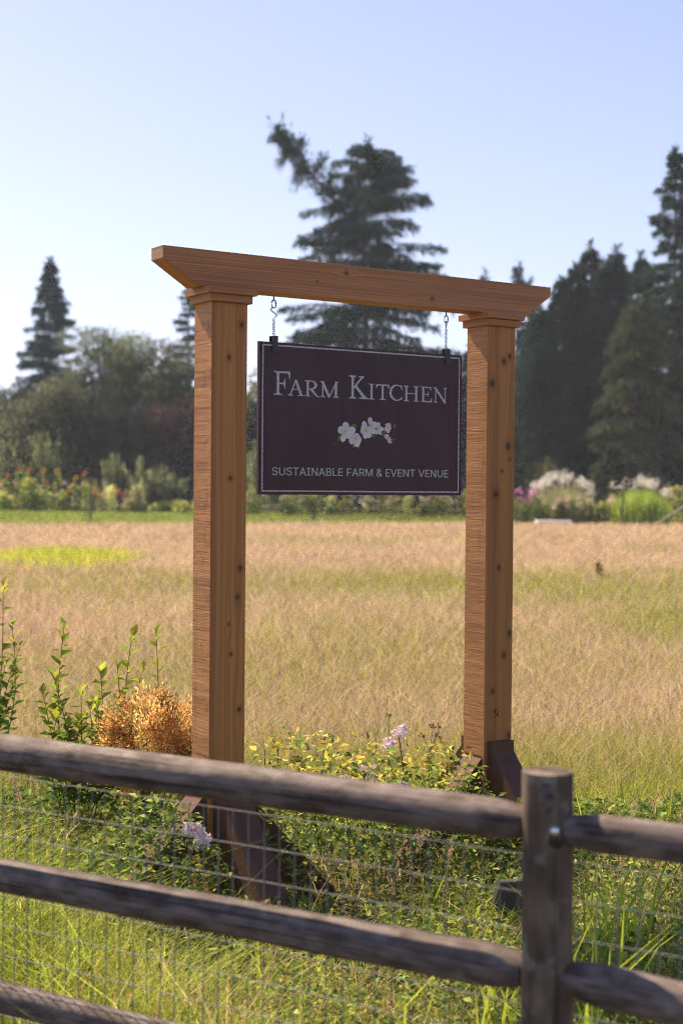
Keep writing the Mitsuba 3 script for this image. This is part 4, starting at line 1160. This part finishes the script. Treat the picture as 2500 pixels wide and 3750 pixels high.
def row(name, label, x0, x1, y, H, n, col, flowers=(), cat_='flower row', yw=1.6, size=.28, slope=0.0):
    npl = max(6, int((x1 - x0) / .42))
    px = r.uniform(x0, x1, npl); py = r.normal(0, yw * .4, npl); ph = H * r.uniform(.45, 1.15, npl) * (.75 + .5 * nz(px, 0 * px + y, .3, 5)); pt = np.exp(r.normal(0, .35, npl))
    w2 = r.integers(0, npl, n); u = r.uniform(.03, 1, n) ** .75
    x = px[w2] + r.normal(0, .24, n) * (1.25 - .7 * u)
    pos = np.stack([x, y + slope * (x - x0) + py[w2] + r.normal(0, .2, n), ph[w2] * u], 1)
    tone = pt[w2][:, None] * np.where(r.uniform(0, 1, (npl, 1)) < .3, [[1.12, 1.02, .85]], [[1, 1, 1]])[w2]
    parts = [leaves(pos, rdir(n, r, .6), rdir(n, r, .6), size * r.uniform(.5, 1.3, n), size * r.uniform(.25, .5, n), jitter(col, n, r, .25) * tone)]
    k = thing(name, label, cat_)
    v, f, c = cat(parts)
    add('foliage', (v, f), 'leaf_far_mat', k, color=c, kind='stuff')
    for fc, m, fs, lo in flowers:
        x = r.uniform(x0 + .3, x1 - .3, m)
        hh = H * (0.7 + 0.5 * nz(x, 0 * x + y, .55, 5)) * r.uniform(lo, 1.1, m)
        ps = np.stack([x, y + slope * (x - x0) - yw * .35 + r.normal(0, .2, m), hh], 1)
        P = np.repeat(ps, 7, 0) + r.normal(0, fs * .35, (m * 7, 3))
        v, f, c = leaves(P, rdir(m * 7, r), rdir(m * 7, r), fs * .9, fs * .6, jitter(fc, m * 7, r, .15))
        add('flowers', (v, f), 'petal_mat', k, color=c, kind='stuff')
    return k


row('flower_row', 'row of tall leafy flower plants at the left under the sunflowers', -28.5, -19.2, 112.5, 2.3, 5200, (.30, .36, .09), (((.60, .52, .50), 26, .22, .5), ((.62, .42, .08), 16, .2, .7)))
row('flower_row', 'row of red flowers on pale green plants, left of the left post', -19.6, -15.0, 111.5, 1.75, 2600, (.32, .36, .17), (((.50, .15, .09), 22, .22, .75), ((.60, .45, .42), 12, .2, .4)))
row('flower_row', 'low pale green row of plants beside the left post', -16.5, -11.2, 112.0, 1.05, 2400, (.38, .42, .12))
row('flower_row', 'dark leafy row of flower plants seen below the sign', -9.5, 9.4, 104, 1.75, 7500, (.19, .23, .08), (((.52, .46, .42), 60, .22, .6), ((.50, .22, .32), 14, .22, .8)), slope=-.12)
row('flower_row', 'low flower plants in front of the white plumes, right of the right post', 10.2, 16.2, 84.5, 1.5, 3200, (.21, .26, .10), (((.58, .42, .38), 22, .2, .7),))
row('flower_row', 'flower plants at the right edge behind the slanting pole', 19.2, 23.5, 88.0, 2.1, 2600, (.22, .27, .11), (((.60, .34, .20), 14, .2, .75), ((.6, .55, .5), 10, .2, .7)))
row('flower_row', 'row of green plants between the left post and the sign', -11.5, -6.0, 111, 1.9, 2200, (.25, .30, .09))

# purple flowers
k = thing('purple_flowers', 'magenta flowering plant beside the right post', 'flower')
n = 500
pos = np.stack([10.5 + r.normal(0, .6, n), 84.0 + r.normal(0, .4, n), 1.5 * r.uniform(.05, 1, n)], 1)
v, f, c = leaf_mass(n, pos, .28, (.15, .19, .08), r)
add('foliage', (v, f), 'leaf_far_mat', k, color=c, kind='stuff')
n = 80
pos = np.stack([10.7 + r.normal(0, .45, n), 83.7 + r.normal(0, .25, n), r.uniform(1.25, 2.15, n)], 1)
v, f, c = leaves(pos, rdir(n, r, .6), rdir(n, r), .2, .12, jitter((.46, .16, .40), n, r, .2))
add('flowers', (v, f), 'petal_mat', k, color=c, kind='stuff')


def plume_grass(label, x0, x1, y, H, col, nb, plumes, r):
    k = thing('plume_grass', label, 'ornamental grass')
    cx = (x0 + x1) / 2; hw = (x1 - x0) / 2
    b = r.uniform(-1, 1, nb)
    x = cx + hw * .72 * b; yy = y + r.normal(0, .7, nb)
    top = np.sqrt(np.clip(1 - (.75 * b) ** 2, .1, 1))
    p = np.stack([x, yy, 0 * x], 1)
    v, f, c = blades(p, H * top * r.uniform(.55, 1.0, nb), .06, .22, .18, jitter(col, nb, r, .22), r)
    add('leaf_blades', (v, f), 'grass_mat', k, color=c, kind='stuff')
    for _ in range(plumes):
        bb = r.uniform(-.95, .95)
        px = cx + hw * bb; pz = H * (1.02 * math.sqrt(1 - (.72 * bb) ** 2)) + r.normal(0, .12) + .1
        n = 15
        q = np.array([px, y + r.normal(0, .6), pz]) + r.normal(0, 1, (n, 3)) * [.10, .10, .17]
        v, f, c = leaves(q, rdir(n, r, .8) + [.3, 0, 0], rdir(n, r), .2, .08, jitter((.72, .72, .67), n, r, .12, .03))
        add('plume', (v, f), 'petal_mat', k, color=c)


plume_grass('pale ornamental grass crowded with white plumes, right of the right post', 11.3, 15.2, 86.5, 2.55, (.36, .37, .19), 1600, 42, r)
plume_grass('bright green clump of ornamental grass with scattered white plumes', 15.7, 19.6, 85, 2.35, (.32, .44, .08), 2600, 22, r)


# sunflowers
def sunflower(x, y, z, r, label, col):
    k = thing('sunflower', label, 'sunflower', 'sunflowers above the left flower row')
    add('stem', tube([(x + .1, y, 0), (x, y, z * .6), (x, y, z)], [.035, .03, .025], 5), 'green_stem_mat', k)
    n = 16
    th = np.arange(n) * 2 * np.pi / n
    nn = unit(np.array([-.5, -.6, .25])); u1 = unit(np.cross(nn, [0, 0, 1])); u2 = np.cross(u1, nn)
    d = u1 * np.cos(th)[:, None] + u2 * np.sin(th)[:, None]
    v, f, c = leaves(np.tile([x, y, z], (n, 1)) + d * .09, d + nn * .1, np.tile(nn, (n, 1)), .24, .12, jitter(col, n, r, .1))
    add('petals', (v, f), 'petal_mat', k, color=c, kind='stuff')
    m = trimesh.creation.icosphere(1, .11); m.apply_scale((1, .6, 1)); m.apply_translation((x, y, z))
    add('disc', m, 'bark_mat', k, smooth=True)
    n = 14
    q = np.stack([np.full(n, x), np.full(n, y), r.uniform(.5, z - .25, n)], 1)
    v, f, c = leaves(q, rdir(n, r) * [1, 1, .4], rdir(n, r, 1), .42, .28, jitter((.20, .27, .06), n, r))
    add('leaves', (v, f), 'leaf_far_mat', k, color=c, kind='stuff')


YEL, ORA = (.72, .46, .04), (.66, .24, .04)
for x, z, c, lab in ((-25.0, 3.29, ORA, 'orange sunflower, tallest of the pair near the left edge'), (-24.2, 3.23, ORA, 'orange sunflower just left of the big yellow one'), (-23.1, 3.17, YEL, 'big yellow sunflower, brightest of the left flowers'), (-25.9, 2.74, ORA, 'lower orange sunflower nearest the left edge'), (-22.9, 2.25, ORA, 'low orange sunflower under the big yellow one'), (-19.9, 3.0, ORA, 'orange sunflower furthest right, before the grey bush'), (-22.0, 3.1, YEL, 'yellow sunflower right of the big one'), (-20.6, 2.6, YEL, 'lower yellow sunflower towards the red flowers')):
    sunflower(x, 111.2, z, r, lab, c)

# small things standing in the field
for x, y, z0, z1, lab in ((-12.58, 72, -.1, 2.55, 'thin dark metal fence stake in the field left of the left post'), (-1.75, 90, -.1, 1.25, 'thin dark metal stake in the field below the sign'), (16.05, 82, -.1, 2.1, 'thin dark metal stake between the two ornamental grasses')):
    k = thing('field_stake', lab, 'stake')
    add('shaft', tube([(x, y, z0), (x + .02, y, z1)], .055, 6), 'black_metal_mat', k)
    add('spade', boxm(x - .12, x + .12, y + .06, y + .075, .0, .22), 'black_metal_mat', k)
k = thing('slanting_pole', 'pale wooden pole slanting up out of the field at the right edge', 'pole')
add('shaft', tube([(17.3, 80, .05), (18.2, 80, .62), (19.6, 80.2, 1.5)], [.05, .05, .045], 8), 'pole_mat', k, smooth=60)
k = thing('garden_cover', 'low white board lying at the edge of the flower bed', 'board')
add('board', boxm(10.9, 12.85, 80.0, 80.9, .12, .33), 'white_board_mat', k)
for x in (11.1, 12.6):
    add('foot', boxm(x, x + .1, 80.1, 80.8, -.1, .1195), 'pole_mat', k)
k = thing('dock_plant', 'dark reddish dried dock stalk standing alone in the field', 'plant')
for dx, h in ((0, .52), (.08, .4), (-.06, .44)):
    add('stem', tube([(5.66, 31.5, 0), (5.66 + dx * .6, 31.5, h * .6), (5.66 + dx, 31.5, h)], .008, 5), 'stem_mat', k)
    n = 60
    q = np.stack([5.66 + dx * r.uniform(.4, 1, n), np.full(n, 31.5), h * r.uniform(.35, 1.02, n)], 1) + r.normal(0, .012, (n, 3))
    v, f, c = leaves(q, rdir(n, r, .8), rdir(n, r), .04, .025, jitter((.12, .05, .03), n, r))
    add('seed_spike', (v, f), 'straw_mat', k, color=c)
